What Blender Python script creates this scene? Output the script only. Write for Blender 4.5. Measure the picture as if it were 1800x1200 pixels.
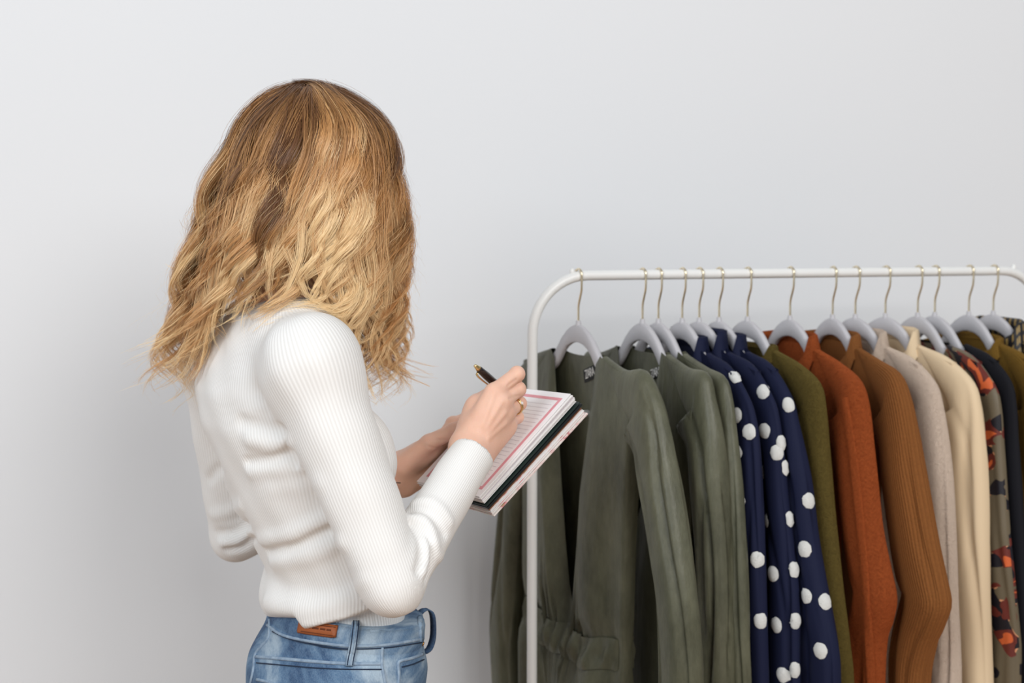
import bpy, math, random
import numpy as np
from mathutils import Vector
from mathutils.bvhtree import BVHTree

rng = np.random.default_rng(7)
random.seed(7)
for o in list(bpy.data.objects):
    bpy.data.objects.remove(o, do_unlink=True)
scn = bpy.context.scene
COL = scn.collection

# ------------------------------------------------------------------ camera, world, lights, exposure
F = 2250.0                      # focal length in pixels of the 1800 px wide frame
CAMZ = 1.573
PITCH = math.radians(4.65)
cam_data = bpy.data.cameras.new('camera')
cam_data.sensor_width = 36.0
cam_data.lens = 36.0 * F / 1800.0
cam_data.dof.use_dof = True
cam_data.dof.focus_distance = 1.64
cam_data.dof.aperture_fstop = 4.5
cam = bpy.data.objects.new('camera', cam_data)
cam.location = (0, 0, CAMZ)
cam.rotation_euler = (math.pi / 2 - PITCH, 0, 0)
COL.objects.link(cam)
scn.camera = cam

world = bpy.data.worlds.new('room_light')
scn.world = world
world.use_nodes = True
world.node_tree.nodes['Background'].inputs[0].default_value = (0.88, 0.94, 1.0, 1)
world.node_tree.nodes['Background'].inputs[1].default_value = 0.24

def area_light(name, loc, target, size, size_y, energy, color):
    ld = bpy.data.lights.new(name, 'AREA')
    ld.shape = 'RECTANGLE'
    ld.size, ld.size_y, ld.energy, ld.color = size, size_y, energy, color
    o = bpy.data.objects.new(name, ld)
    o.location = loc
    o.rotation_euler = (Vector(target) - Vector(loc)).to_track_quat('-Z', 'Y').to_euler()
    COL.objects.link(o)
    return o
area_light('window_daylight', (1.75, -1.7, 3.5), (0.1, 2.2, 1.2), 2.6, 2.0, 135, (1.0, 0.985, 0.965))
area_light('left_fill_light', (-2.3, -1.6, 3.3), (-0.3, 2.2, 1.2), 2.2, 2.0, 98, (0.92, 0.965, 1.0))  # added cool fill from the left, brightens the wall on that side

scn.view_settings.view_transform = 'Standard'
scn.view_settings.look = 'None'
scn.view_settings.gamma = 1.0
scn.view_settings.use_curve_mapping = False
scn.view_settings.exposure = -0.05

# ------------------------------------------------------------------ helpers
CAM = np.array([0, 0, CAMZ])
FWD = np.array([0, math.cos(PITCH), -math.sin(PITCH)])
UPV = np.array([0, math.sin(PITCH), math.cos(PITCH)])
RGT = np.array([1.0, 0, 0])

def P(px, py, d):
    """point seen at frame position (px, py) of the 1800x1200 photograph, d metres along the optical axis"""
    return CAM + d * FWD + (px - 900) / F * d * RGT + (600 - py) / F * d * UPV

def ray(px, py):
    v = FWD + (px - 900) / F * RGT + (600 - py) / F * UPV
    return v / np.linalg.norm(v)

def proj(p):
    q = np.asarray(p) - CAM
    d = q @ FWD
    return 900 + F * (q @ RGT) / d, 600 - F * (q @ UPV) / d, d

def norm(v):
    v = np.asarray(v, float)
    return v / np.linalg.norm(v)

def empty(name, loc, label=None, cat=None, group=None):
    o = bpy.data.objects.new(name, None)
    o.location = tuple(float(c) for c in loc)
    o.empty_display_size = 0.05
    COL.objects.link(o)
    tag(o, label, cat, group)
    return o

def tag(o, label=None, cat=None, group=None, kind=None):
    if label: o['label'] = label
    if cat: o['category'] = cat
    if group: o['group'] = group
    if kind: o['kind'] = kind
    return o

def origin_of(o):
    v = np.zeros(3)
    while o is not None:
        v += np.array(o.location)
        o = o.parent
    return v

def mk(name, verts, faces, m, parent=None, uv=None, smooth=True, color=None):
    """one mesh object from world-space vertices; faces is a list or an (n,k) int array; uv is per face corner"""
    verts = np.asarray(verts, float)
    if parent is not None:
        verts = verts - origin_of(parent)
    me = bpy.data.meshes.new(name)
    if isinstance(faces, np.ndarray):
        n, k = faces.shape
        me.vertices.add(len(verts)); me.vertices.foreach_set('co', verts.astype(np.float32).ravel())
        me.loops.add(n * k); me.loops.foreach_set('vertex_index', faces.astype(np.int32).ravel())
        me.polygons.add(n)
        me.polygons.foreach_set('loop_start', np.arange(0, n * k, k, dtype=np.int32))
        me.update(calc_edges=True)
    else:
        me.from_pydata([tuple(v) for v in verts], [], faces)
    if uv is not None:
        l = me.uv_layers.new(name='UVMap')
        l.data.foreach_set('uv', np.asarray(uv, np.float32).ravel())
    if color is not None:
        a = me.color_attributes.new('Col', 'FLOAT_COLOR', 'POINT')
        c = np.ones((len(verts), 4), np.float32); c[:, :3] = color
        a.data.foreach_set('color', c.ravel())
    me.polygons.foreach_set('use_smooth', np.full(len(me.polygons), smooth))
    me.materials.append(m)
    me.validate()
    o = bpy.data.objects.new(name, me)
    COL.objects.link(o)
    if parent is not None:
        o.parent = parent
    return o

class MB:
    """collects shapes, builds one mesh"""
    def __init__(s): s.v = []; s.f = []
    def add(s, v, f):
        b = len(s.v); s.v += [tuple(x) for x in v]; s.f += [[i + b for i in q] for q in f]; return s
    def box(s, c, ax, ay, az):
        c, ax, ay, az = map(np.asarray, (c, ax, ay, az))
        v = [c + i * ax + j * ay + k * az for k in (-1, 1) for j in (-1, 1) for i in (-1, 1)]
        return s.add(v, [(0, 2, 3, 1), (4, 5, 7, 6), (0, 1, 5, 4), (2, 6, 7, 3), (0, 4, 6, 2), (1, 3, 7, 5)])
    def bevbox(s, c, ax, ay, az, bev):
        """box with chamfered edges around the az direction and softened rims"""
        c, ax, ay, az = map(lambda q: np.asarray(q, float), (c, ax, ay, az))
        lx, ly, lz = (np.linalg.norm(q) for q in (ax, ay, az)); x, y, z = ax / lx, ay / ly, az / lz
        rings = []
        for hz, inset in ((-lz, bev), (-lz + bev, 0), (lz - bev, 0), (lz, bev)):
            ring = []
            for sx, sy in ((1, 1), (-1, 1), (-1, -1), (1, -1)):
                a = (lx - inset) * sx; b = (ly - inset) * sy
                e = [(a - bev * sx, b), (a, b - bev * sy)]
                if sx * sy < 0: pass
                else: e = e[::-1]
                for q in e: ring.append(c + x * q[0] + y * q[1] + z * hz)
            rings.append(ring)
        n = 8; v = [q for r in rings for q in r]; f = []
        for i in range(3):
            for j in range(n):
                f.append((i * n + j, i * n + (j + 1) % n, (i + 1) * n + (j + 1) % n, (i + 1) * n + j))
        f.append(tuple(range(n))[::-1]); f.append(tuple(range(3 * n, 4 * n)))
        return s.add(v, f)
    def tube(s, pts, r, n=10, cap=True, closed=False):
        pts = np.asarray(pts, float); m = len(pts)
        r = np.full(m, r) if np.isscalar(r) else np.asarray(r)
        t = np.gradient(pts, axis=0)
        if closed: t = np.roll(pts, -1, 0) - np.roll(pts, 1, 0)
        t /= np.linalg.norm(t, axis=1)[:, None]
        ref = np.array([0, 0, 1.0]) if abs(t[0][2]) < 0.9 else np.array([1.0, 0, 0])
        u = np.cross(t[0], ref); u /= np.linalg.norm(u); v = []
        for i in range(m):
            u = u - t[i] * (u @ t[i]); u /= np.linalg.norm(u); w = np.cross(t[i], u)
            for k in range(n):
                a = 2 * math.pi * k / n
                v.append(pts[i] + r[i] * (math.cos(a) * u + math.sin(a) * w))
        f = []
        for i in range(m if closed else m - 1):
            j2 = (i + 1) % m
            for k in range(n):
                f.append((i * n + k, i * n + (k + 1) % n, j2 * n + (k + 1) % n, j2 * n + k))
        if cap and not closed:
            f.append(tuple(range(n))[::-1]); f.append(tuple(range((m - 1) * n, m * n)))
        return s.add(v, f)
    def build(s, name, m, parent=None, smooth=True):
        return mk(name, s.v, s.f, m, parent, smooth=smooth)

def autosmooth(o, deg=40):
    me = o.data
    me.set_sharp_from_angle(angle=math.radians(deg))
    return o

def spline(pts, n):
    """Catmull-Rom through pts, n samples, uniform in arc length"""
    pts = np.asarray(pts, float)
    p = np.vstack([2 * pts[0] - pts[1], pts, 2 * pts[-1] - pts[-2]])
    out = []
    for i in range(1, len(p) - 2):
        t = np.linspace(0, 1, 24, endpoint=False)[:, None]
        a, b, c, d = p[i - 1], p[i], p[i + 1], p[i + 2]
        out.append(0.5 * (2 * b + (c - a) * t + (2 * a - 5 * b + 4 * c - d) * t ** 2 + (3 * b - a - 3 * c + d) * t ** 3))
    out = np.vstack(out + [pts[-1:]])
    s = np.concatenate([[0], np.cumsum(np.linalg.norm(np.diff(out, axis=0), axis=1))])
    q = np.linspace(0, s[-1], n)
    return np.stack([np.interp(q, s, out[:, k]) for k in range(pts.shape[1])], 1)

# ---- materials
def lin(c):
    return tuple(((x / 255) / 12.92 if x <= 10 else (((x / 255) + 0.055) / 1.055) ** 2.4) for x in c)

class Mat:
    def __init__(s, name, rgb, rough=0.6, metal=0.0, spec=0.5, sheen=0.0, sheen_tint=None, coat=0.0, sss=0.0):
        s.m = bpy.data.materials.new(name); s.m.use_nodes = True
        s.nt = s.m.node_tree; s.n = s.nt.nodes; s.l = s.nt.links
        s.b = s.n['Principled BSDF']; i = s.b.inputs
        i['Base Color'].default_value = (*lin(rgb), 1); i['Roughness'].default_value = rough
        i['Metallic'].default_value = metal; i['Specular IOR Level'].default_value = spec
        i['Sheen Weight'].default_value = sheen; i['Sheen Roughness'].default_value = 0.4
        if sheen_tint: i['Sheen Tint'].default_value = (*lin(sheen_tint), 1)
        i['Coat Weight'].default_value = coat
        if sss:
            i['Subsurface Weight'].default_value = sss; i['Subsurface Radius'].default_value = (0.6, 0.25, 0.12)
            i['Subsurface Scale'].default_value = 0.012
        s.height = None
    def node(s, t, **kw):
        n = s.n.new(t)
        for k, v in kw.items(): setattr(n, k, v)
        return n
    def coord(s, which='Object'):
        if not hasattr(s, 'tc'): s.tc = s.node('ShaderNodeTexCoord')
        return s.tc.outputs[which]
    def noise(s, scale, detail=4, rough=0.55, co='Object', stretch=None, dist=0.0):
        n = s.node('ShaderNodeTexNoise'); n.inputs['Scale'].default_value = scale
        n.inputs['Detail'].default_value = detail; n.inputs['Roughness'].default_value = rough
        n.inputs['Distortion'].default_value = dist
        src = s.coord(co)
        if stretch:
            mp = s.node('ShaderNodeMapping'); mp.inputs['Scale'].default_value = stretch
            s.l.new(src, mp.inputs[0]); src = mp.outputs[0]
        s.l.new(src, n.inputs['Vector'])
        return n.outputs['Fac']
    def math(s, op, a, b=None, c=None):
        n = s.node('ShaderNodeMath', operation=op)
        for i, q in enumerate((a, b, c)):
            if q is None: continue
            if isinstance(q, (int, float)): n.inputs[i].default_value = q
            else: s.l.new(q, n.inputs[i])
        return n.outputs[0]
    def ramp(s, fac, stops):
        r = s.node('ShaderNodeValToRGB'); e = r.color_ramp.elements
        while len(e) > 1: e.remove(e[-1])
        e[0].position = stops[0][0]; e[0].color = (*lin(stops[0][1]), 1)
        for p, c in stops[1:]:
            x = e.new(p); x.color = (*lin(c), 1)
        s.l.new(fac, r.inputs[0])
        return r.outputs[0]
    def mix(s, fac, a, b, mode='MIX'):
        n = s.node('ShaderNodeMix', data_type='RGBA', blend_type=mode)
        for k, q in ((0, fac), (6, a), (7, b)):
            if isinstance(q, (int, float)): n.inputs[k].default_value = q
            elif isinstance(q, tuple): n.inputs[k].default_value = (*lin(q), 1)
            else: s.l.new(q, n.inputs[k])
        return n.outputs[2]
    def color(s, sock): s.l.new(sock, s.b.inputs['Base Color']); return s
    def bump(s, sock, strength=0.5, dist=0.001):
        n = s.node('ShaderNodeBump'); n.inputs['Strength'].default_value = strength
        n.inputs['Distance'].default_value = dist
        s.l.new(sock, n.inputs['Height'])
        old = s.b.inputs['Normal'].links
        if old: s.l.new(old[0].from_socket, n.inputs['Normal'])
        s.l.new(n.outputs[0], s.b.inputs['Normal']); return s
    def uvx(s, k=0):
        sp = s.node('ShaderNodeSeparateXYZ'); s.l.new(s.coord('UV'), sp.inputs[0]); return sp.outputs[k]
    def ribs(s, pitch, axis=0):
        """0..1 rounded ribs running along the other uv axis"""
        w = s.math('SINE', s.math('MULTIPLY', s.uvx(axis), 2 * math.pi / pitch))
        return s.math('MULTIPLY_ADD', w, 0.5, 0.5)

# ---- implicit surfaces
def seg_t(p, a, b):
    ab = b - a
    return np.clip(((p - a) @ ab) / (ab @ ab), 0, 1)
def cone(p, a, b, ra, rb):
    a = np.asarray(a, float); b = np.asarray(b, float)
    t = seg_t(p, a, b)
    return np.linalg.norm(p - a - t[:, None] * (b - a), axis=1) - (ra + (rb - ra) * t)
def chain(p, pts, rad, k=0.003):
    d = None
    for i in range(len(pts) - 1):
        q = cone(p, pts[i], pts[i + 1], rad[i], rad[i + 1])
        d = q if d is None else smin(d, q, k)
    return d
def ball(p, c, r): return np.linalg.norm(p - np.asarray(c), axis=1) - r
def smin(a, b, k):
    h = np.clip(0.5 + 0.5 * (b - a) / k, 0, 1)
    return b + (a - b) * h - k * h * (1 - h)
def smax(a, b, k): return -smin(-a, -b, k)
def poly_dist(p, pts):
    d = None
    for i in range(len(pts) - 1):
        q = cone(p, pts[i], pts[i + 1], 0, 0)
        d = q if d is None else np.minimum(d, q)
    return d

def evalf(f, p, ch=400000):
    return np.concatenate([f(p[i:i + ch]) for i in range(0, len(p), ch)]) if len(p) else np.zeros(0)

def march(f, px, py, t0=1.0, t1=3.0, it=60):
    r = ray(px, py); t = t0
    for _ in range(it):
        d = f((CAM + r * t)[None])[0]
        t += d * 0.8
        if abs(d) < 2e-4 or t > t1: break
    return CAM + r * t

def surface(f, lo, hi, h, project=2):
    """naive surface nets with a coarse first pass; returns verts, quads"""
    lo = np.asarray(lo, float); hi = np.asarray(hi, float); C = 4
    nc = np.ceil((hi - lo) / (h * C)).astype(int) + 1
    n = (nc - 1) * C + 1
    gx, gy, gz = (lo[i] + np.arange(nc[i]) * h * C for i in range(3))
    g = np.stack(np.meshgrid(gx, gy, gz, indexing='ij'), -1).reshape(-1, 3)
    cv = evalf(f, g).reshape(nc)
    ix = [np.clip(np.round(np.arange(n[i]) / C).astype(int), 0, nc[i] - 1) for i in range(3)]
    val = cv[np.ix_(*ix)].copy()
    act = np.abs(val) < h * C * 1.6
    idx = np.argwhere(act)
    val[act] = evalf(f, lo + idx * h)
    s = val < 0
    c8 = [s[a:n[0] - 1 + a, b:n[1] - 1 + b, c:n[2] - 1 + c] for a in (0, 1) for b in (0, 1) for c in (0, 1)]
    tot = sum(q.astype(np.int8) for q in c8)
    cells = (tot > 0) & (tot < 8)
    ci = np.argwhere(cells)
    vid = np.full(cells.shape, -1, np.int64); vid[cells] = np.arange(len(ci))
    acc = np.zeros((len(ci), 3)); cnt = np.zeros(len(ci))
    for ax in range(3):
        o1, o2 = [q for q in range(3) if q != ax]
        for a in (0, 1):
            for b in (0, 1):
                off = np.zeros(3, int); off[o1] = a; off[o2] = b
                p0 = ci + off; p1 = p0.copy(); p1[:, ax] += 1
                v0 = val[p0[:, 0], p0[:, 1], p0[:, 2]]; v1 = val[p1[:, 0], p1[:, 1], p1[:, 2]]
                cr = (v0 < 0) != (v1 < 0)
                t = np.where(cr, v0 / np.where(cr, v0 - v1, 1), 0)
                q = p0.astype(float); q[:, ax] += t
                acc += np.where(cr[:, None], q, 0); cnt += cr
    V = lo + acc / cnt[:, None] * h
    quads = []
    for ax in range(3):
        o1, o2 = (ax + 1) % 3, (ax + 2) % 3
        sl0 = [slice(None)] * 3; sl1 = [slice(None)] * 3
        sl0[ax] = slice(0, n[ax] - 1); sl1[ax] = slice(1, n[ax])
        s0 = s[tuple(sl0)]; s1 = s[tuple(sl1)]
        e = np.argwhere(s0 != s1)
        e = e[(e[:, o1] > 0) & (e[:, o2] > 0) & (e[:, o1] < n[o1] - 1) & (e[:, o2] < n[o2] - 1)]
        fl = s0[e[:, 0], e[:, 1], e[:, 2]]
        def cid(d1, d2):
            q = e.copy(); q[:, o1] -= d1; q[:, o2] -= d2
            return vid[q[:, 0], q[:, 1], q[:, 2]]
        qd = np.stack([cid(1, 1), cid(0, 1), cid(0, 0), cid(1, 0)], 1)
        qd[~fl] = qd[~fl][:, ::-1]
        quads.append(qd)
    Q = np.vstack(quads); Q = Q[(Q >= 0).all(1)]
    for _ in range(project):
        d = evalf(f, V); e = h * 0.3
        G = np.stack([evalf(f, V + np.eye(3)[k] * e) - evalf(f, V - np.eye(3)[k] * e) for k in range(3)], 1) / (2 * e)
        G2 = (G * G).sum(1)
        st = (d / np.maximum(G2, 0.15))[:, None] * G
        L = np.linalg.norm(st, axis=1); st *= np.minimum(1, h * 0.5 / np.maximum(L, 1e-9))[:, None]
        V = V - st
    return V, Q

def bvh_of(V, Q): return BVHTree.FromPolygons([tuple(v) for v in V], [tuple(int(i) for i in q) for q in Q])
def bvh_objs(objs):
    V = []; Q = []
    for o in objs:
        org = origin_of(o); b = len(V)
        V += [tuple(np.array(v.co) + org) for v in o.data.vertices]
        Q += [[i + b for i in p.vertices] for p in o.data.polygons]
    return BVHTree.FromPolygons(V, Q)
def shoot(bvh, px, py):
    h = bvh.ray_cast(Vector(CAM), Vector(ray(px, py)))
    return (np.array(h[0]), np.array(h[1])) if h[0] is not None else (None, None)

def surf_strip(bvh, pix, width, lift, thick, n=None):
    """a band of cloth or stitching that follows a surface under the given frame positions; width in metres"""
    n = n or max(6, len(pix) * 8)
    pp = spline(pix, n); C = []; N = []
    for x, y in pp:
        c, nn = shoot(bvh, x, y)
        if c is None: continue
        if nn @ (c - CAM) > 0: nn = -nn
        C.append(c); N.append(nn)
    if len(C) < 4: print('strip missed', pix); return [(0, 0, -9)] * 4, [(0, 1, 2, 3)]
    C = np.array(C); N = np.array(N)
    T = np.gradient(C, axis=0); T /= np.linalg.norm(T, axis=1)[:, None]
    B = np.cross(T, N); B /= np.linalg.norm(B, axis=1)[:, None]
    v = []
    for i in range(len(C)):
        for w, l in ((-1, lift), (-0.7, lift + thick), (0.7, lift + thick), (1, lift), (0.8, -0.002), (-0.8, -0.002)):
            v.append(C[i] + B[i] * w * width / 2 + N[i] * l)
    f = []; k = 6
    for i in range(len(C) - 1):
        for j in range(k):
            f.append((i * k + j, (i + 1) * k + j, (i + 1) * k + (j + 1) % k, i * k + (j + 1) % k))
    f.append(tuple(range(k))); f.append(tuple(range((len(C) - 1) * k, len(C) * k))[::-1])
    return v, f
# ------------------------------------------------------------------ the room
wallm = Mat('wall_paint', (233, 235, 238), 0.85, spec=0.2)
wallm.bump(wallm.noise(180, 3), 0.06, 0.002)
floorm = Mat('oak_floor', (176, 142, 112), 0.5)
floorm.color(floorm.mix(floorm.noise(6, 5, stretch=(1, 12, 1)), (164, 128, 98), (192, 160, 128)))

WSL = 0.25                                  # the wall recedes a little to the right, like the rail before it
wd = norm([1, WSL, 0]); wn = np.array([wd[1], -wd[0], 0])
w0 = np.array([0, 2.55, 0])
def slab(name, m, c, ax, ay, az):
    o = MB().box(c, ax, ay, az).build(name, m, smooth=False); tag(o, kind='structure'); return o
wall_back = slab('wall_back', wallm.m, w0 - wn * 0.05 + np.array([0, 0, 1.4]), wd * 4.0, wn * 0.05, np.array([0, 0, 1.4]))
tag(wall_back, 'plain white painted wall behind the person and rack')
floor = slab('floor', floorm.m, np.array([0, 0, -0.05]) + w0 - wd * 0 + wn * 3, wd * 4, wn * 3.05, np.array([0, 0, 0.05]))
tag(floor, 'warm oak floor under the rack')

# ------------------------------------------------------------------ clothes rack
white_steel = Mat('white_powder_coat', (238, 238, 236), 0.35)
RL = P(1017, 484, 2.13); RR = P(1750, 474.5, 2.42); RR[2] = RL[2]
rdir = norm(RR - RL); zr = RL[2]; RT = 0.0085
def on_rail_px(px):
    lo, hi = -0.6, 2.0
    for _ in range(50):
        m = (lo + hi) / 2
        if proj(RL + rdir * m)[0] < px: lo = m
        else: hi = m
    return RL + rdir * lo
A0 = on_rail_px(936); A1 = on_rail_px(1834)
RC = 0.098
def arc(c, a, b, n=9):
    return [c + math.cos(t) * a + math.sin(t) * b for t in np.linspace(0, math.pi / 2, n)]
up = np.array([0, 0, 1.0])
rack = empty('clothes_rack', ((A0 + A1) / 2)[:2].tolist() + [0], 'white steel clothes rack with rounded top corners beside the person', 'clothes rack')
col = lambda A: [np.array([A[0], A[1], z]) for z in [0.03] + list(np.linspace(0.3, zr - RC - 0.02, 6))]
fpts = col(A0) + arc(A0 + rdir * RC - up * RC, -rdir * RC, up * RC, 12) + [A0 + rdir * (RC + 0.02), (A0 + A1) / 2, A1 - rdir * (RC + 0.02)]
fpts += arc(A1 - rdir * RC - up * RC, rdir * RC, up * RC, 12)[::-1] + col(A1)[::-1]
MB().tube(fpts, RT, 16).build('frame_tube', white_steel.m, rack)
for A, s in ((A0, 1), (A1, -1)):
    q = np.array([rdir[1], -rdir[0], 0])
    b = np.array([A[0], A[1], 0.02])
    MB().tube([b - q * 0.22, b - q * 0.2 + up * 0.012, b + q * 0.2 + up * 0.012, b + q * 0.22], RT, 14).build('foot_bar', white_steel.m, rack)
    k = A + s * rdir * RC * 0.72 + up * (RT - 0.012)
    MB().tube([k, k + up * 0.012, k + up * 0.016], [0.004, 0.0045, 0.002], 10).build('end_knob', white_steel.m, rack)
    for e in (-0.2, 0.2):
        MB().tube([b + q * e - up * 0.02, b + q * e - up * 0.008], 0.010, 12).build('foot_pad', white_steel.m, rack)
lowb = [np.array([A0[0], A0[1], 0.16]), np.array([A1[0], A1[1], 0.16])]
MB().tube(lowb, RT * 0.8, 12).build('lower_rail', white_steel.m, rack)
zb = P(1020, 730, 2.13)[2]
sb = np.array([A0[0], A0[1], zb])
MB().tube([sb, sb + rdir * 0.106, sb + rdir * 0.108], [0.006, 0.006, 0.004], 12).build('side_peg', white_steel.m, rack)

# ------------------------------------------------------------------ hangers
hanger_m = Mat('grey_hanger', (196, 194, 198), 0.55)
hanger_m.bump(hanger_m.noise(900, 2), 0.15, 0.0004)
gold_m = Mat('pale_gold_wire', (240, 226, 196), 0.3, metal=1.0)
WIRE = 0.0019
NECK = -0.082                              # hanger body top below the rail centre

HX = np.array([0, .010, .022, .036, .050, .062, .074, .086, .10, .12, .145, .168, .182, .188])
HT = np.array([0, -.001, -.005, -.0125, -.0235, -.0365, -.050, -.0585, -.0645, -.071, -.078, -.084, -.089, -.094])   # upper edge
HB = np.array([-.029, -.0297, -.0325, -.039, -.051, -.065, -.0765, -.083, -.0865, -.091, -.0965, -.101, -.102, -.098])  # lower edge
def hang_top(u): return np.interp(np.abs(u), HX, HT)

def hanger_mesh():
    xs = np.concatenate([-HX[:0:-1], HX])
    tp = np.concatenate([HT[:0:-1], HT]); bt = np.concatenate([HB[:0:-1], HB])
    th = 0.0052; v = []; f = []; k = 8
    for x, t, b in zip(xs, tp, bt):
        e = min(0.003, (t - b) * 0.3)
        for y, z in ((-th, b + e), (-th, t - e), (-th * .6, t), (th * .6, t), (th, t - e), (th, b + e), (th * .6, b), (-th * .6, b)):
            v.append((x, y, z))
    m = len(xs)
    for i in range(m - 1):
        for j in range(k):
            f.append((i * k + j, i * k + (j + 1) % k, (i + 1) * k + (j + 1) % k, (i + 1) * k + j))
    f.append(tuple(range(k))[::-1]); f.append(tuple(range((m - 1) * k, m * k)))
    b = MB().add(v, f)
    b.tube([(0, 0, -0.004), (0, 0, 0.007)], [0.0055, 0.0038], 12)
    return np.array(b.v), b.f
HV, HF = hanger_mesh()
R = RT + WIRE + 0.0004
hk = [(0, 0.0), (0, 0.016), (0.0, 0.029), (0.0018, 0.037), (0.0062, 0.048), (0.0096, 0.057)]
hk2 = [(0.0106, 0.067)] + [(R * math.cos(a), -NECK + R * math.sin(a)) for a in np.radians([-14, 10, 35, 60, 85, 110, 135])] + [(-0.0095, -NECK + 0.0085)]
hook_pts = spline(np.array(hk + hk2), 44)
hook_pts3 = np.stack([hook_pts[:, 0], 0 * hook_pts[:, 0], hook_pts[:, 1]], 1)
hb = MB().tube(hook_pts3, WIRE, 8)
tmpl_body = None

class Frame:
    """local frame of one hanger: u along the hanger toward the viewer's side, n along the rail, z up from the hanger neck"""
    def __init__(s, hook_px, tip_px, tip=(0.195, -0.083)):
        s.K = on_rail_px(hook_px); s.O = s.K + up * NECK
        lo, hi = math.radians(-20), math.radians(60)
        for _ in range(50):
            m = (lo + hi) / 2; s.set(m)
            if proj(s.w(tip[0], 0, tip[1]))[0] < tip_px: lo = m
            else: hi = m
        s.yaw = lo
    def set(s, a):
        q = np.array([rdir[1], -rdir[0], 0])
        s.U = math.cos(a) * q + math.sin(a) * np.array([rdir[0], rdir[1], 0])
        s.N = np.array([-s.U[1], s.U[0], 0])
    def w(s, u, n, z): return s.O + s.U * u + s.N * n + up * z
    def W(s, a):
        a = np.asarray(a, float); return s.O + a[..., 0:1] * s.U + a[..., 1:2] * s.N + a[..., 2:3] * up
    def from_px(s, px, py):
        r = ray(px, py); t = ((s.O - CAM) @ s.N) / (r @ s.N); p = CAM + r * t - s.O
        return p @ s.U, p[2]

proto = {}
def add_hanger(fr, label):
    e = empty('clothes_hanger', fr.O, label, 'hanger', 'grey hangers with gold hooks on the rail')
    e.rotation_euler = (0, 0, math.atan2(fr.U[1], fr.U[0]))
    if not proto:
        proto['b'] = mk('hanger_body', HV, HF, hanger_m.m); proto['h'] = hb.build('hook', gold_m.m)
        autosmooth(proto['b'], 50)
        bo, ho = proto['b'], proto['h']
    else:
        bo = proto['b'].copy(); ho = proto['h'].copy(); COL.objects.link(bo); COL.objects.link(ho)
    bo.parent = e; ho.parent = e
    return e
# ------------------------------------------------------------------ cloth materials
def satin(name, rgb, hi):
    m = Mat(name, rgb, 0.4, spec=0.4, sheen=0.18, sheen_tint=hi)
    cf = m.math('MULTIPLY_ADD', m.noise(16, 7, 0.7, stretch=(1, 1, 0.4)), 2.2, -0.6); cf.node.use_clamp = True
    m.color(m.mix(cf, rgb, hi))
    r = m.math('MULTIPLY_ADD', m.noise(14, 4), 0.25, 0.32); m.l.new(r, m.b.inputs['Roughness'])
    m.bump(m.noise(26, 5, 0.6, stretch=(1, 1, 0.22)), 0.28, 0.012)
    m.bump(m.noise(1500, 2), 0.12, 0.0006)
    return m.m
def knit(name, rgb, dark, pitch, fuzz=0.5, rib=0.8, axis=0, heather=0.5):
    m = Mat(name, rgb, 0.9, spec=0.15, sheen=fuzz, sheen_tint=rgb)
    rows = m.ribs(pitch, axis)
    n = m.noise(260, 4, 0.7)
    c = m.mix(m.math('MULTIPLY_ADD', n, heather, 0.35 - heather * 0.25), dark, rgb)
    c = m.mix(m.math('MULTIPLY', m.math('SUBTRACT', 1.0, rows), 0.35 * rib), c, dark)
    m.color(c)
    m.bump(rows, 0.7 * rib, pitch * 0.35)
    m.bump(n, 0.5, 0.004)
    return m.m
def plain(name, rgb, rough=0.8, sheen=0.2):
    m = Mat(name, rgb, rough, spec=0.2, sheen=sheen, sheen_tint=rgb)
    m.bump(m.noise(1200, 2), 0.25, 0.0006)
    m.bump(m.noise(18, 3, stretch=(1, 1, 0.3)), 0.2, 0.008)
    return m.m
def fuzzy(name, rgb, dark, stitch=0.006):
    m = Mat(name, rgb, 0.95, spec=0.1, sheen=0.9, sheen_tint=rgb)
    n = m.noise(160, 6, 0.75)
    # chain-like stitches: v-shaped columns
    u = m.math('MULTIPLY', m.uvx(0), 1 / stitch); v = m.math('MULTIPLY', m.uvx(1), 1 / stitch)
    tri = m.math('PINGPONG', u, 1.0)
    s = m.math('SINE', m.math('MULTIPLY', m.math('ADD', v, tri), 2 * math.pi))
    n2 = m.noise(420, 4, 0.7); c = m.mix(m.math('MULTIPLY_ADD', n2, 0.9, m.math('MULTIPLY_ADD', n, 0.9, -0.45)), dark, rgb); c = m.mix(m.math('MULTIPLY_ADD', s, 0.07, 0.07), c, dark)
    m.color(c); m.bump(s, 0.28, 0.003); m.bump(n, 0.9, 0.006); m.bump(n2, 0.8, 0.003)
    return m.m

green_satin = satin('olive_green_satin', (62, 63, 49), (108, 108, 88))
navy = plain('navy_jersey', (22, 27, 54), 0.75, 0.15)
dot_m = Mat('white_tuft', (236, 236, 232), 0.95, sheen=0.6)
dot_m.bump(dot_m.noise(700, 3), 0.9, 0.003); dot_m = dot_m.m
olive_fz = fuzzy('olive_boiled_wool', (128, 110, 58), (68, 58, 28), 0.004)
orange_fz = fuzzy('rust_orange_knit', (206, 106, 56), (112, 48, 22), 0.008)
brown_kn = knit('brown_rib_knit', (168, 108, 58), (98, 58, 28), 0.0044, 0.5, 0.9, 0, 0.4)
oat_fz = fuzzy('oatmeal_fleece', (252, 230, 210), (224, 200, 180), 0.004)
beige = plain('cream_twill', (224, 200, 166), 0.7, 0.25)
black_v = plain('black_velvet', (22, 22, 28), 0.8, 0.4)
mustard = knit('mustard_knit', (140, 106, 44), (92, 68, 26), 0.006, 0.3, 0.5)
black_in = plain('black_lining', (18, 18, 20), 0.8, 0.1)
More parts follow.
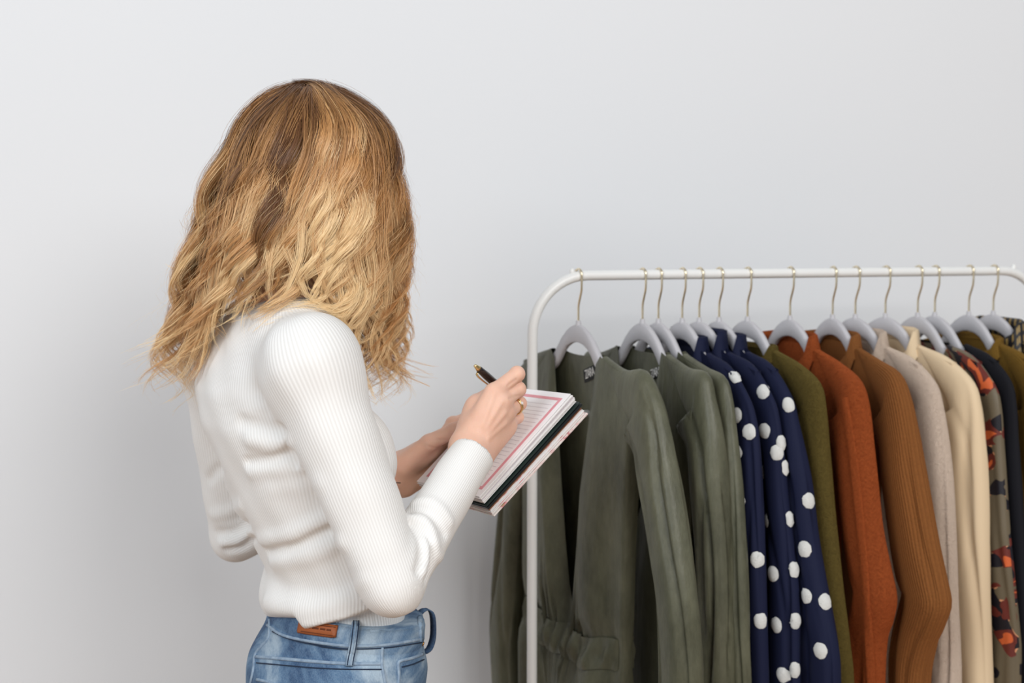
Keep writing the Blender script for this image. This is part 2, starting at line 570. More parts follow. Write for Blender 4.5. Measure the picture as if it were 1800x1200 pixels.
def stripe_mat():
    m = Mat('black_gold_stripe', (24, 22, 24), 0.5)
    s = m.ribs(0.016, 0); g = m.math('GREATER_THAN', s, 0.72)
    d = m.math('GREATER_THAN', m.ribs(0.02, 1), 0.3)
    m.color(m.mix(m.math('MULTIPLY', g, d), (20, 19, 24), (150, 124, 70))); return m.m
stripe_m = stripe_mat()
def print_mat():
    m = Mat('taupe_floral_satin', (104, 92, 74), 0.45, spec=0.35)
    base = m.mix(m.noise(5, 3), (94, 84, 66), (116, 104, 84))
    def blob(scale, off, dist):
        mp = m.node('ShaderNodeMapping'); mp.inputs['Location'].default_value = off
        m.l.new(m.coord('UV'), mp.inputs[0])
        nz = m.node('ShaderNodeTexNoise'); nz.inputs['Scale'].default_value = scale; nz.inputs['Detail'].default_value = 1.5
        nz.inputs['Distortion'].default_value = dist
        m.l.new(mp.outputs[0], nz.inputs['Vector']); return nz.outputs['Fac']
    a = blob(11, (3.1, 0.7, 0), 0.6); b = blob(21, (9.3, 4.4, 0), 0.4)
    dark = m.math('GREATER_THAN', a, 0.535)
    edge = m.math('GREATER_THAN', a, 0.522)
    rust = m.math('MULTIPLY', m.math('GREATER_THAN', b, 0.53), m.math('GREATER_THAN', a, 0.50))
    orange_print = m.math('MULTIPLY', m.math('GREATER_THAN', b, 0.635), m.math('GREATER_THAN', a, 0.52))  # bright orange spots of the floral print
    c = m.mix(m.math('MULTIPLY', edge, m.math('GREATER_THAN', b, 0.5)), base, (214, 150, 110))
    c = m.mix(dark, c, (26, 24, 32)); c = m.mix(rust, c, (104, 44, 36)); c = m.mix(orange_print, c, (206, 98, 52))
    m.color(c); m.bump(m.noise(1200, 2), 0.15, 0.0006)
    return m.m
print_m = print_mat()
tag_m = Mat('black_woven_tag', (20, 20, 22), 0.7).m
ink_m = Mat('white_thread', (228, 226, 222), 0.7).m

# ------------------------------------------------------------------ garments on the rail
def loft(rings, closed=True, v_len=None):
    """rings (m,n,3) -> verts, quads, per-corner uv in metres"""
    rings = np.asarray(rings); m, n, _ = rings.shape
    V = rings.reshape(-1, 3); nn = n if closed else n - 1
    i, j = np.meshgrid(np.arange(m - 1), np.arange(nn), indexing='ij'); i = i.ravel(); j = j.ravel(); j2 = (j + 1) % n
    Q = np.stack([i * n + j, i * n + j2, (i + 1) * n + j2, (i + 1) * n + j], 1)
    seg = np.linalg.norm(np.roll(rings, -1, 1) - rings, axis=2).mean(0)
    us = np.concatenate([[0], np.cumsum(seg)])
    vs = np.concatenate([[0], np.cumsum(np.linalg.norm(np.diff(rings, axis=0), axis=2).mean(1))])
    uv = np.stack([np.stack([us[j], vs[i]], 1), np.stack([us[j + 1], vs[i]], 1),
                   np.stack([us[j + 1], vs[i + 1]], 1), np.stack([us[j], vs[i + 1]], 1)], 1)
    return V, Q, uv.reshape(-1, 2)

def smooth1(x, k):
    x = np.asarray(x, float); w = np.hanning(2 * k + 3)[1:-1]; w /= w.sum()
    return np.convolve(np.pad(x, k, mode='edge'), w, mode='valid')

def vnoise(seed, nkeys, n):
    """smooth 1-D random curve in -1..1"""
    g = np.random.default_rng(seed); k = g.uniform(-1, 1, nkeys)
    return spline(np.stack([np.linspace(0, 1, nkeys), k], 1), 400)[np.linspace(0, 399, n).astype(int), 1]

def cloth_top(u): return np.interp(np.abs(u), [0, .06, .075, .10, .14, .195, .215], [-.040, -.042, -.047, -.0575, -.068, -.082, -.093]) + 0.0045

def body_panels(fr, length, nw, front_drop, back_drop, th, seed, a_fn, fold, V_front=False, waist=None, ns=35, nt=46, flare=0.0):
    """front and back of the garment: a tube flattened on the hanger, open at neck and hem"""
    g = np.random.default_rng(seed)
    k = g.uniform(5, 9); ph = g.uniform(0, 6, 6)
    rings = []
    ts = np.linspace(0, 1, nt) ** 1.15
    vv = -np.cos(np.linspace(0, math.pi, ns)) ; vv = 0.55 * vv + 0.45 * np.linspace(-1, 1, ns)
    for t in ts:
        a = a_fn(t)
        row = []
        for side in (-1, 1):
            vs = vv if side < 0 else vv[::-1][1:-1]
            u0 = vs * a_fn(0); u = vs * a
            zt = cloth_top(u0)
            d = front_drop if side < 0 else back_drop
            x = np.clip(1 - np.abs(u0) / nw, 0, 1)
            if side < 0 and V_front: zt = zt - d * (1 - (1 - x) ** 1.45) * (x > 0)
            else: zt = zt - d * np.sqrt(np.clip(1 - (1 - x) ** 2, 0, 1))
            z = zt * (1 - t) + (-length) * t
            prof = np.sqrt(np.clip(1 - vs ** 2, 0, 1))
            grow = np.clip(t * 5, 0, 1)
            bb = (0.0072 + (max(th, .0075) - 0.0072) * grow) * (1 - grow * (1 - (0.25 + 0.75 * prof)))
            if V_front: bb = bb * (1 + 0.2 * t)
            fo = fold * np.clip(t * 3, 0, 1) * (np.sin(k * vs * 1.6 + ph[0] + 1.2 * t + side) * 0.6 + np.sin(2.1 * k * vs + ph[1] - 1.5 * t) * 0.4)
            n = side * bb + fo
            if waist is not None:
                w = np.exp(-((z + waist[0]) / 0.03) ** 2)
                n = n * (1 - 0.35 * w) + side * 0.004 * w * np.sin(vs * 38 + ph[2]) * prof
                below = np.clip((-z - waist[0]) / 0.05, 0, 1)
                n = n + below * side * 0.012 * (0.5 + 0.5 * np.sin(vs * 11 + ph[3]))
            row.append(np.stack([u, n, z], 1))
        rings.append(np.vstack(row))
    V, Q, uv = loft(np.array(rings))
    return fr.W(V), Q, uv

def sleeve(fr, outline, side, w_top, w_mid, w_cuff, th, seed, fold, n_off=0.0, zend=-0.72, nt=64, ns=56, kf=4, gather=False, inner_u=0.10):
    """outline: (u, z) points down the outer edge from the shoulder tip"""
    g = np.random.default_rng(seed)
    O = [(inner_u - 0.012, float(cloth_top(inner_u - 0.012)) + 0.002), (0.15, float(cloth_top(0.15)) + 0.004)] + list(outline)
    if O[-1][1] > zend: O.append((O[-1][0] + 0.004, zend))
    O = spline(np.array(O), nt)
    arc_ = np.concatenate([[0], np.cumsum(np.linalg.norm(np.diff(O, axis=0), axis=1))]); T = arc_ / arc_[-1]
    tip_t = 0.16
    # width of the sleeve measured inwards, opening like a fan at the shoulder
    wid = np.interp(T, [0, 0.05, 0.16, 0.30, 0.55, 0.85, 1.0], [0.012, 0.07, 0.125, w_top, w_mid, w_cuff, w_cuff])
    tan = np.gradient(O, axis=0); tan /= np.linalg.norm(tan, axis=1)[:, None]
    tan = np.stack([smooth1(tan[:, 0], 4), smooth1(tan[:, 1], 4)], 1); tan /= np.linalg.norm(tan, axis=1)[:, None]
    inn = np.stack([tan[:, 1], -tan[:, 0]], 1)                    # to the right of travel = inwards and down
    inn *= np.sign(-(inn[:, 0]))[:, None] * np.where(inn[:, 0] == 0, 1, 1)[:, None]
    f0 = np.clip((T - 0.02) / 0.22, 0, 1)[:, None]
    inn = inn * f0 + np.array([[0.35, -0.93]]) * (1 - f0); inn /= np.linalg.norm(inn, axis=1)[:, None]
    hn = np.interp(T, [0, 0.06, 0.16, 0.35, 1], [0.007, 0.012, th * 0.85, th, th * 0.95])
    ph = g.uniform(0, 6.28, 8); amp = fold * np.clip((T - 0.12) * 4, 0, 1)
    th_ = np.linspace(0, 2 * math.pi, ns, endpoint=False)
    c, s = np.cos(th_), np.sin(th_)
    ce = np.sign(c) * np.abs(c) ** 0.8; se = np.sign(s) * np.abs(s) ** 0.8
    rings = []
    sway = n_off * np.clip((T - 0.1) * 2, 0, 1) + 0.006 * vnoise(seed + 3, 5, nt) * T
    k1, k2 = kf, kf * 2 + 1
    for i in range(nt):
        cen = O[i] + inn[i] * wid[i] / 2
        wob = 0.5 * math.sin(5.5 * T[i] + ph[1]) + 0.25 * math.sin(11 * T[i] + ph[4])
        groove = np.exp(-(np.sin(0.5 * k1 * th_ + ph[0] + wob) / .34) ** 2)
        g2 = np.exp(-(np.sin(0.5 * (k1 + 1) * th_ + ph[2] - wob * 1.3) / .28) ** 2) * (0.5 + 0.5 * math.sin(7 * T[i] + ph[3]))
        f = amp[i] * (0.45 - 1.25 * groove - .6 * g2)
        fo = 0.35 * f
        a = wid[i] / 2 * ce * (1 + 0 * f); b = (hn[i] + f * 0.9) * se + f * 0.25 * np.abs(ce)
        pos = cen[None] - inn[i][None] * (a + fo * np.abs(se) * 0.3)[:, None]
        rings.append(np.stack([pos[:, 0], b + sway[i], pos[:, 1]], 1))
    r = np.array(rings)
    if side < 0: r[:, :, 0] *= -1; r = r[:, ::-1]
    V, Q, uv = loft(r)
    return fr.W(V), Q, uv

def collar_strip(fr, nw, front_drop, back_drop, h, lean, V_front=False, th=0.012, fold_over=False):
    pts = []
    for side in (-1, 1):
        us = np.linspace(nw, -nw, 15) if side < 0 else np.linspace(-nw, nw, 15)[1:-1]
        x = np.clip(1 - np.abs(us) / nw, 0, 1); d = front_drop if side < 0 else back_drop
        z = cloth_top(us) - (d * x if (side < 0 and V_front) else d * np.sqrt(np.clip(1 - (1 - x) ** 2, 0, 1)))
        prof = np.sqrt(np.clip(1 - (us / (nw * 1.02)) ** 2, 0, 1))
        pts.append(np.stack([us, side * (0.0088 + th * prof), z], 1))
    base = np.vstack(pts); cen = base * np.array([1 - lean, 1 - lean * 0.5, 1])
    rows = [base * np.array([1.07, 1.05, 1]) + np.array([0, 0, -0.020]), base + np.array([0, 0, 0.0]), (base + cen) / 2 + np.array([0, 0, h * 0.55]), cen + np.array([0, 0, h]),
            cen * np.array([0.965, 0.86, 1]) + np.array([0, 0, h + 0.001]), cen * np.array([0.95, 0.78, 1]) + np.array([0, 0, h - 0.006]), base * np.array([.94, .7, 1]) + np.array([0, 0, 0.0])]
    V, Q, uv = loft(np.array(rows))
    return fr.W(V), Q, uv

GAR = {}
def garment(key, name, cat, label, hook_px, tip_px, outline_px, m, th=0.016, length=0.74, nw=0.082, front_drop=0.03, back_drop=0.006,
            sl=(0.115, 0.10, 0.085), sth=0.018, fold=0.004, bfold=0.004, collar=None, seed=1, V_front=False, waist=None, kf=4,
            zend=-0.72, hang_label='', cuff=False, group=None, a=(0.170, 0.165, 0.16, 0.17), far_outline=None, inner_u=0.10, n_off=0.0, collar_m=None):
    fr = Frame(hook_px, tip_px)
    add_hanger(fr, hang_label)
    e = empty(name, (fr.O[0], fr.O[1], fr.O[2] + cloth_top(0.1)), label, cat, group)
    a_fn = lambda t: float(np.interp(t, [0, 0.3, 0.6, 1], a))
    V, Q, uv = body_panels(fr, length, nw, front_drop, back_drop, th, seed, a_fn, bfold, V_front, waist)
    body = mk('bodice', V, Q, m, e, uv)
    ol = [fr.from_px(*p) for p in outline_px]
    parts = [body]
    for s in (1, -1):
        o2 = ol
        if s < 0:
            o2 = [fr.from_px(*p) for p in far_outline] if far_outline else ol
            o2 = [(abs(q[0]), q[1]) for q in o2]
        V, Q, uv = sleeve(fr, o2, s, *sl, sth, seed + 11 + s, fold, zend=zend, kf=kf, inner_u=inner_u, n_off=n_off)
        parts.append(mk('sleeve', V, Q, m, e, uv))
    if collar:
        V, Q, uv = collar_strip(fr, nw, front_drop, back_drop, collar[0], collar[1], V_front)
        parts.append(mk('collar', V, Q, collar_m or m, e, uv))
    GAR[key] = (e, fr, parts)
    return e, fr, parts

GG = 'olive green satin dresses'
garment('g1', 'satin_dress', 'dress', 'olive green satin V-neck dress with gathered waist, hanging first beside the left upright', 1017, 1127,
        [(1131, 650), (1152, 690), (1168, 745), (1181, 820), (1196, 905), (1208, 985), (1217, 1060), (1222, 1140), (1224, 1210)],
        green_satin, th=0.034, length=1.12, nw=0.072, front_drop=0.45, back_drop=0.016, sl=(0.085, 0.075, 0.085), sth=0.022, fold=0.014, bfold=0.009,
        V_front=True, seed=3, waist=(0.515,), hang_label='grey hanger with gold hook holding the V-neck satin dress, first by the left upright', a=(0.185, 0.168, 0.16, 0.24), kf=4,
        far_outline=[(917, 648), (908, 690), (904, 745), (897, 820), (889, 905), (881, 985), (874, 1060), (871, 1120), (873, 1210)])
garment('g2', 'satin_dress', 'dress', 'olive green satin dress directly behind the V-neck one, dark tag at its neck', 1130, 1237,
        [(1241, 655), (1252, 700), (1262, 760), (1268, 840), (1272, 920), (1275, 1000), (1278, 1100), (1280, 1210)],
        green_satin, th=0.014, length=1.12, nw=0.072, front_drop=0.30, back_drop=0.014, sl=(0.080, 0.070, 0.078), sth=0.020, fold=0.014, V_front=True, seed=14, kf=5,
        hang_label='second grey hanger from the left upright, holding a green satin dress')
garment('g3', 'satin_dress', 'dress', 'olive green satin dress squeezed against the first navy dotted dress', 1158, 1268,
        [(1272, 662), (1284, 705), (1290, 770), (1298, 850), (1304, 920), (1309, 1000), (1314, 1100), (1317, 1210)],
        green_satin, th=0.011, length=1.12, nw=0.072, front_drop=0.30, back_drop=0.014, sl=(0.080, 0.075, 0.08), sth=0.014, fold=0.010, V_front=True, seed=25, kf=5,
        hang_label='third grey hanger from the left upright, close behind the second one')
NG = 'navy dresses with white tufted dots'
garment('n1', 'dotted_dress', 'dress', 'navy dress with white tufted dots touching the green satin dresses', 1200, 1308,
        [(1312, 692), (1326, 735), (1334, 800), (1338, 880), (1341, 960), (1343, 1060), (1345, 1210)],
        navy, th=0.010, length=1.05, nw=0.075, front_drop=0.07, back_drop=0.005, sl=(0.085, 0.08, 0.08), sth=0.013, fold=0.009, kf=5, collar=(0.020, 0.06), seed=31, a=(0.168, 0.165, 0.165, 0.18),
        hang_label='grey hanger of the first navy dotted dress, fourth from the left upright')
garment('n2', 'dotted_dress', 'dress', 'navy dress with white tufted dots, middle one of the three navy dresses', 1230, 1353,
        [(1357, 697), (1368, 740), (1374, 800), (1380, 880), (1390, 970), (1400, 1060), (1404, 1210)],
        navy, th=0.010, length=1.05, nw=0.075, front_drop=0.07, back_drop=0.005, sl=(0.09, 0.085, 0.085), sth=0.013, fold=0.010, kf=5, collar=(0.030, 0.06), seed=42, a=(0.168, 0.165, 0.165, 0.18),
        hang_label='grey hanger of the middle navy dotted dress, fifth from the left upright')
garment('n3', 'dotted_dress', 'dress', 'navy dress with white tufted dots and puffed sleeve beside the olive wool sweater', 1265, 1383,
        [(1387, 694), (1398, 740), (1408, 790), (1418, 850), (1429, 940), (1443, 1020), (1457, 1090), (1467, 1150), (1469, 1212)],
        navy, th=0.011, length=1.05, nw=0.075, front_drop=0.07, back_drop=0.005, sl=(0.10, 0.095, 0.11), sth=0.018, fold=0.012, kf=5, collar=(0.022, 0.06), seed=53, a=(0.168, 0.165, 0.165, 0.18),
        hang_label='grey hanger of the navy dress next to the olive sweater')
garment('olive', 'wool_sweater', 'sweater', 'mossy olive boiled-wool sweater between the navy dresses and the rust one', 1315, 1432,
        [(1437, 672), (1447, 720), (1451, 790), (1457, 870), (1464, 950), (1474, 1040), (1486, 1130), (1494, 1210)],
        olive_fz, th=0.016, length=0.76, nw=0.085, front_drop=0.045, back_drop=0.012, sl=(0.082, 0.068, 0.064), sth=0.020, fold=0.003, seed=61, collar=(0.008, 0.02),
        hang_label='grey hanger holding the olive wool sweater')
garment('orange', 'chunky_sweater', 'sweater', 'rust orange chunky knit sweater with a high neck', 1390, 1501,
        [(1507, 667), (1521, 712), (1528, 780), (1537, 860), (1545, 935), (1556, 1000), (1564, 1055), (1556, 1098), (1546, 1130), (1543, 1210)],
        orange_fz, th=0.015, length=0.76, nw=0.085, front_drop=0.075, back_drop=0.004, sl=(0.085, 0.085, 0.062), sth=0.026, fold=0.007, collar=(0.020, 0.10), seed=71, kf=2,
        hang_label='grey hanger in the rust orange sweater')
garment('brown', 'ribbed_sweater', 'sweater', 'caramel brown ribbed sweater with pointed elbow bulge beside the rust one', 1465, 1572,
        [(1577, 655), (1593, 697), (1603, 750), (1614, 820), (1627, 890), (1641, 960), (1655, 1020), (1663, 1065), (1652, 1105), (1636, 1145), (1624, 1210)],
        brown_kn, th=0.014, length=0.76, nw=0.085, front_drop=0.075, back_drop=0.004, sl=(0.088, 0.105, 0.075), sth=0.024, fold=0.012, collar=(0.019, 0.07), seed=83, kf=3,
        hang_label='grey hanger in the caramel brown sweater')
garment('oat', 'fleece_sweater', 'sweater', 'pale oatmeal fleece sweater between the brown and cream tops', 1505, 1637,
        [(1642, 672), (1655, 720), (1664, 790), (1670, 870), (1673, 960), (1676, 1060), (1680, 1130), (1683, 1210)],
        oat_fz, th=0.012, length=0.76, nw=0.085, front_drop=0.075, back_drop=0.004, sl=(0.085, 0.068, 0.06), sth=0.018, fold=0.011, collar=(0.022, 0.07), seed=95, kf=3,
        hang_label='grey hanger in the oatmeal sweater')
garment('beige', 'cream_blouse', 'blouse', 'smooth cream blouse with a stand collar beside the oatmeal sweater', 1558, 1700,
        [(1707, 668), (1721, 712), (1728, 780), (1733, 870), (1735, 960), (1737, 1080), (1740, 1210)],
        beige, th=0.014, length=0.78, nw=0.085, front_drop=0.075, back_drop=0.004, sl=(0.095, 0.085, 0.08), sth=0.020, fold=0.010, collar=(0.024, 0.06), seed=104, kf=3,
        hang_label='grey hanger in the cream blouse')
garment('print', 'print_dress', 'dress', 'taupe satin dress with black and rust floral print', 1615, 1742,
        [(1747, 676), (1757, 715), (1761, 780), (1768, 870), (1776, 960), (1783, 1060), (1788, 1140), (1790, 1210)],
        print_m, th=0.011, length=1.10, nw=0.09, front_drop=0.16, back_drop=0.012, sl=(0.11, 0.10, 0.09), sth=0.015, fold=0.006, V_front=True, seed=111, kf=3,
        hang_label='grey hanger in the floral print dress')
garment('black', 'velvet_top', 'top', 'black textured velvet top between the floral print and the mustard knit', 1645, 1772,
        [(1776, 668), (1786, 710), (1791, 780), (1797, 870), (1802, 960), (1806, 1060), (1810, 1210)],
        black_v, th=0.010, length=0.9, nw=0.09, front_drop=0.05, back_drop=0.012, sl=(0.11, 0.10, 0.09), sth=0.014, fold=0.004, seed=121, kf=3,
        hang_label='grey hanger in the black velvet top')
garment('mustard', 'mustard_sweater', 'sweater', 'mustard brown sweater cut off by the right picture edge', 1705, 1830,
        [(1834, 668), (1846, 712), (1852, 780), (1858, 870), (1864, 960), (1868, 1060), (1872, 1210)],
        mustard, th=0.016, length=0.76, nw=0.095, front_drop=0.05, back_drop=0.010, sl=(0.115, 0.10, 0.09), sth=0.020, fold=0.004, seed=131, collar=(0.012, 0.02),
        hang_label='grey hanger in the mustard sweater, second from the right end of the rail')
garment('stripe', 'striped_blouse', 'blouse', 'black blouse with thin gold stripes, last garment on the rail', 1748, 1876,
        [(1880, 668), (1892, 712), (1898, 780), (1904, 870), (1910, 960), (1914, 1060), (1918, 1210)],
        stripe_m, th=0.014, length=0.8, nw=0.085, front_drop=0.05, back_drop=0.004, sl=(0.115, 0.10, 0.09), sth=0.018, fold=0.004, seed=141, collar=(0.034, 0.05),
        hang_label='grey hanger at the right end of the rail')

# white tufted dots on the navy dresses
def add_dot(obj_bvh, owner, c, nrm, r, seed):
    g = np.random.default_rng(seed)
    t = norm(np.cross(nrm, [0.3, 0.2, 0.9])); b = np.cross(nrm, t)
    v = [c + nrm * 0.0042]; k = 18
    for ring, hgt in ((0.62, 0.0038), (1.0, 0.0012)):
        for i in range(k):
            a = 2 * math.pi * i / k; rr = r * ring * (1 + (0.06 * g.uniform(-1, 1) if ring == 1 else 0))
            q = c + rr * (math.cos(a) * t + math.sin(a) * b)
            h = obj_bvh.find_nearest(Vector(q))
            nn = np.array(h[1]); nn = nn if nn @ nrm > 0 else -nn
            v.append(np.array(h[0]) + nn * hgt)
    f = [(0, 1 + i, 1 + (i + 1) % k) for i in range(k)] + [(1 + i, 1 + k + i, 1 + k + (i + 1) % k, 1 + (i + 1) % k) for i in range(k)]
    mk('tufted_dot', v, f, dot_m, owner)
NAV = ['n1', 'n2', 'n3']
nb = {k: bvh_objs(GAR[k][2][:3]) for k in NAV}
dots_px = [(1293, 662), (1342, 688), (1387, 711), (1296, 730), (1318, 759), (1297, 796), (1340, 828), (1381, 822), (1366, 795), (1302, 880), (1422, 880),
           (1389, 912), (1349, 914), (1330, 983), (1358, 1008), (1396, 1001), (1414, 965), (1337, 1091), (1365, 1098), (1398, 1091), (1416, 1047), (1451, 1057),
           (1442, 1143), (1376, 1186), (1397, 1177), (1344, 757), (1374, 778)]
placed = {k: [] for k in NAV}
for i, (x, y) in enumerate(dots_px):
    best = None
    for k in NAV:
        c, n_ = shoot(nb[k], x, y)
        if c is not None and (best is None or np.linalg.norm(c - CAM) < best[0]): best = (np.linalg.norm(c - CAM), k, c, n_)
    if best is None: continue
    _, k, c, n_ = best
    if n_ @ (c - CAM) > 0: n_ = -n_
    add_dot(nb[k], GAR[k][0], c, n_, 0.0125, i); placed[k].append(c)
for k in NAV:                                    # the same dots go on round the hidden sides
    fr = GAR[k][1]; g = np.random.default_rng(hash(k) % 999 if False else NAV.index(k) + 5); tries = 0; cnt = 0
    while cnt < 26 and tries < 400:
        tries += 1
        p = fr.w(g.uniform(-0.27, 0.27), g.choice([-1, 1]) * 0.2, g.uniform(-0.85, -0.1))
        d = fr.N * (-1 if (p - fr.O) @ fr.N > 0 else 1)
        h = nb[k].ray_cast(Vector(p), Vector(d))
        if h[0] is None: continue
        c = np.array(h[0]); n_ = np.array(h[1])
        if n_ @ d > 0: n_ = -n_
        if min([np.linalg.norm(c - q) for q in placed[k]] + [9]) < 0.065: continue
        vx, vy, _ = proj(c)
        hit = shoot(nb[k], vx, vy)[0]
        if hit is not None and np.linalg.norm(hit - c) < 0.01 and 1285 < vx < 1475 and vy < 1210: continue
        placed[k].append(c); add_dot(nb[k], GAR[k][0], c, n_, 0.0125, tries); cnt += 1

# neck tags with woven lettering, waist band and seams of the first dress
def neck_tag(key, u0, u1, zt, zb_, text=True, dn=0.0):
    e, fr, parts = GAR[key]
    bv = bvh_objs([parts[0]])
    def bp(u, z):
        h = bv.ray_cast(Vector(fr.w(u, -0.0, z)), Vector(fr.N))
        q = np.array(h[0]) if h[0] is not None else fr.w(u, 0.008, z)
        return q - fr.N * 0.0025
    us = np.linspace(u0, u1, 6); v = []
    for u in us:
        sl = (u - u0) / (u1 - u0)
        for z in (zt + sl * dn, zb_ + sl * dn): v.append(bp(u, z))
    v = np.array(v); n = len(v); v = np.vstack([v, v + fr.N * 0.0012])
    f = [(2 * i, 2 * i + 1, 2 * i + 3, 2 * i + 2) for i in range(5)] + [(n + 2 * i, n + 2 * i + 2, n + 2 * i + 3, n + 2 * i + 1) for i in range(5)]
    t = mk('neck_tag', v, f, tag_m, e); t['label'] = 'black woven tag with white lettering'
    if text:
        cu = bpy.data.curves.new('lettering', 'FONT'); cu.body = 'ZARA'; cu.size = 0.021; cu.align_x = 'CENTER'; cu.align_y = 'CENTER'; cu.extrude = 0.0002
        cu.space_character = 0.78
        to = bpy.data.objects.new('lettering_src', cu); COL.objects.link(to)
        dg = bpy.context.evaluated_depsgraph_get()
        me = bpy.data.meshes.new_from_object(to.evaluated_get(dg))
        co = np.array([q.co[:] for q in me.vertices]); fs = [list(q.vertices) for q in me.polygons]
        bpy.data.objects.remove(to)
        c = v[:12].mean(0); ax = norm(v[10] - v[0]); 
        az = norm(np.cross(-ax, fr.N)); az = az if az[2] > 0 else -az
        W = c - fr.N * 0.0022 + co[:, :1] * 0.72 * ax + co[:, 1:2] * az - co[:, 2:3] * fr.N
        mk('lettering', W, fs, ink_m, t, smooth=False)
neck_tag('g1', 0.003, 0.053, -0.076, -0.098, True, 0.016)
neck_tag('g2', 0.020, 0.060, -0.078, -0.096, True, 0.012)

# gathered waist band of the first dress
e, fr, parts = GAR['g1']; bv1 = bvh_objs([parts[0]])
rings = []
for k, z in enumerate(np.linspace(-.494, -.545, 9)):
    row = []
    for side in (-1, 1):
        us = np.linspace(-.150, .150, 60)[::(1 if side < 0 else -1)]
        for u in us:
            zz = z - .012 * (1 - (u / .15) ** 2) + .003 * math.sin(u * 60)
            h = bv1.ray_cast(Vector(fr.w(u, side * .2, zz)), Vector(-fr.N * side))
            n_ = (np.array(h[0]) - fr.O) @ fr.N if h[0] is not None else side * .004
            puff = .0035 + .0050 * math.sin(math.pi * k / 8) + .0055 * math.sin(math.pi * k / 8) * math.sin(u * 210 + 3 * math.sin(u * 37) + k * .25)
            row.append((u, n_ + side * puff, zz))
    rings.append(row)
V, Q, uv = loft(np.array(rings))
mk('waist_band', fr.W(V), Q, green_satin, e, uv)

# raised cable down the near sleeve of the rust sweater
e, fr, parts = GAR['orange']; bv1 = bvh_objs([parts[1]])
cv, cf = surf_strip(bv1, [(1484, 700), (1494, 760), (1503, 830), (1511, 905), (1519, 990), (1525, 1080), (1530, 1180), (1532, 1230)], 0.016, 0.0004, 0.0035, 60)
mk('cable_ridge', cv, cf, orange_fz, e)
# ------------------------------------------------------------------ the person
SR = P(548, 648, 1.60); ER = P(689, 1024, 1.57); WR = P(828, 803, 1.705)
SL = P(386, 640, 1.92); EL = P(417, 938, 1.985); WL = P(684, 836, 1.885)
FACE = norm([0.865, 0.505, 0]); WIDE = np.array([-FACE[1], FACE[0], 0])      # toward her left
TD = 1.76
rows = [(560, 490, .085, .060), (600, 484, .130, .078), (640, 482, .150, .092), (680, 482, .156, .101), (740, 503, .158, .111), (800, 526, .152, .108), (860, 538, .145, .100),
        (950, 571, .136, .093), (1000, 590, .132, .090), (1030, 589, .139, .096), (1055, 592, .143, .099), (1075, 596, .139, .096), (1092, 602, .130, .090), (1120, 606, .12, .08)]
rp = np.array([np.r_[P(x, y, TD), a, b] for y, x, a, b in rows])
zs = np.linspace(rp[-1, 2], rp[0, 2], 300)
tor = np.stack([smooth1(np.interp(zs, rp[::-1, 2], rp[::-1, k]), 9) for k in (0, 1, 3, 4)], 1)
def row_field(p, zs, tab):
    z = np.clip(p[:, 2], zs[0], zs[-1]); i = (z - zs[0]) / (zs[-1] - zs[0]) * (len(zs) - 1)
    i0 = np.clip(i.astype(int), 0, len(zs) - 2); f = (i - i0)[:, None]
    q = tab[i0] * (1 - f) + tab[i0 + 1] * f
    dx = p[:, 0] - q[:, 0]; dy = p[:, 1] - q[:, 1]
    a = dx * WIDE[0] + dy * WIDE[1]; b = dx * FACE[0] + dy * FACE[1]
    r = np.sqrt(a * a + b * b) + 1e-9; e = np.sqrt((a / q[:, 2]) ** 2 + (b / q[:, 3]) ** 2) + 1e-9
    d = r * (1 - 1 / np.maximum(e, 0.05)) * 0.92
    d = np.where(e < 0.35, -np.minimum(q[:, 2], q[:, 3]) * 0.65, d)
    dz = np.maximum(p[:, 2] - zs[-1], zs[0] - p[:, 2])
    return np.where(dz > 0, np.sqrt(np.maximum(d, 0) ** 2 + dz ** 2) + np.minimum(d, 0) * 0.0, d)
NB = P(512, 560, 1.775); NT = P(535, 470, 1.765)
BR_ = P(622, 800, 1.70) + FACE * 0.0; BL_ = BR_ + WIDE * 0.135
def torso_f(p, off=0.0):
    d = row_field(p, zs, tor)
    sh = smin(cone(p, NB + up * -0.02, SR + up * 0.012, .060, .048), cone(p, NB + up * -0.02, SL + up * 0.012, .060, .048), .03)
    d = smin(d, sh, .05)
    d = smin(d, smin(ball(p, BR_, .052), ball(p, BL_, .052), .02), .045)
    return d - off
def armR_up(p): return cone(p, SR, ER, .058, .0405)
def armR_lo(p): return cone(p, ER, WR, .0385, .0305)
def armL_up(p): return cone(p, SL, EL, .056, .041)
def armL_lo(p): return cone(p, EL, WL, .038, .029)
KA = 0.044
def sweater0(p):
    t = torso_f(p)
    r = smin(armR_up(p), armR_lo(p), .012)
    l = smin(armL_up(p), armL_lo(p), .012)
    # the arm joins the trunk at the shoulder; lower down it only touches, with a crease between
    kr = np.interp(p[:, 2], [SR[2] - .20, SR[2] - .08], [.004, KA])
    h = np.clip(0.5 + 0.5 * (t - r) / kr, 0, 1); d = t + (r - t) * h - kr * h * (1 - h)
    h = np.clip(0.5 + 0.5 * (l - d) / kr, 0, 1); d = l + (d - l) * h - kr * h * (1 - h)
    return d
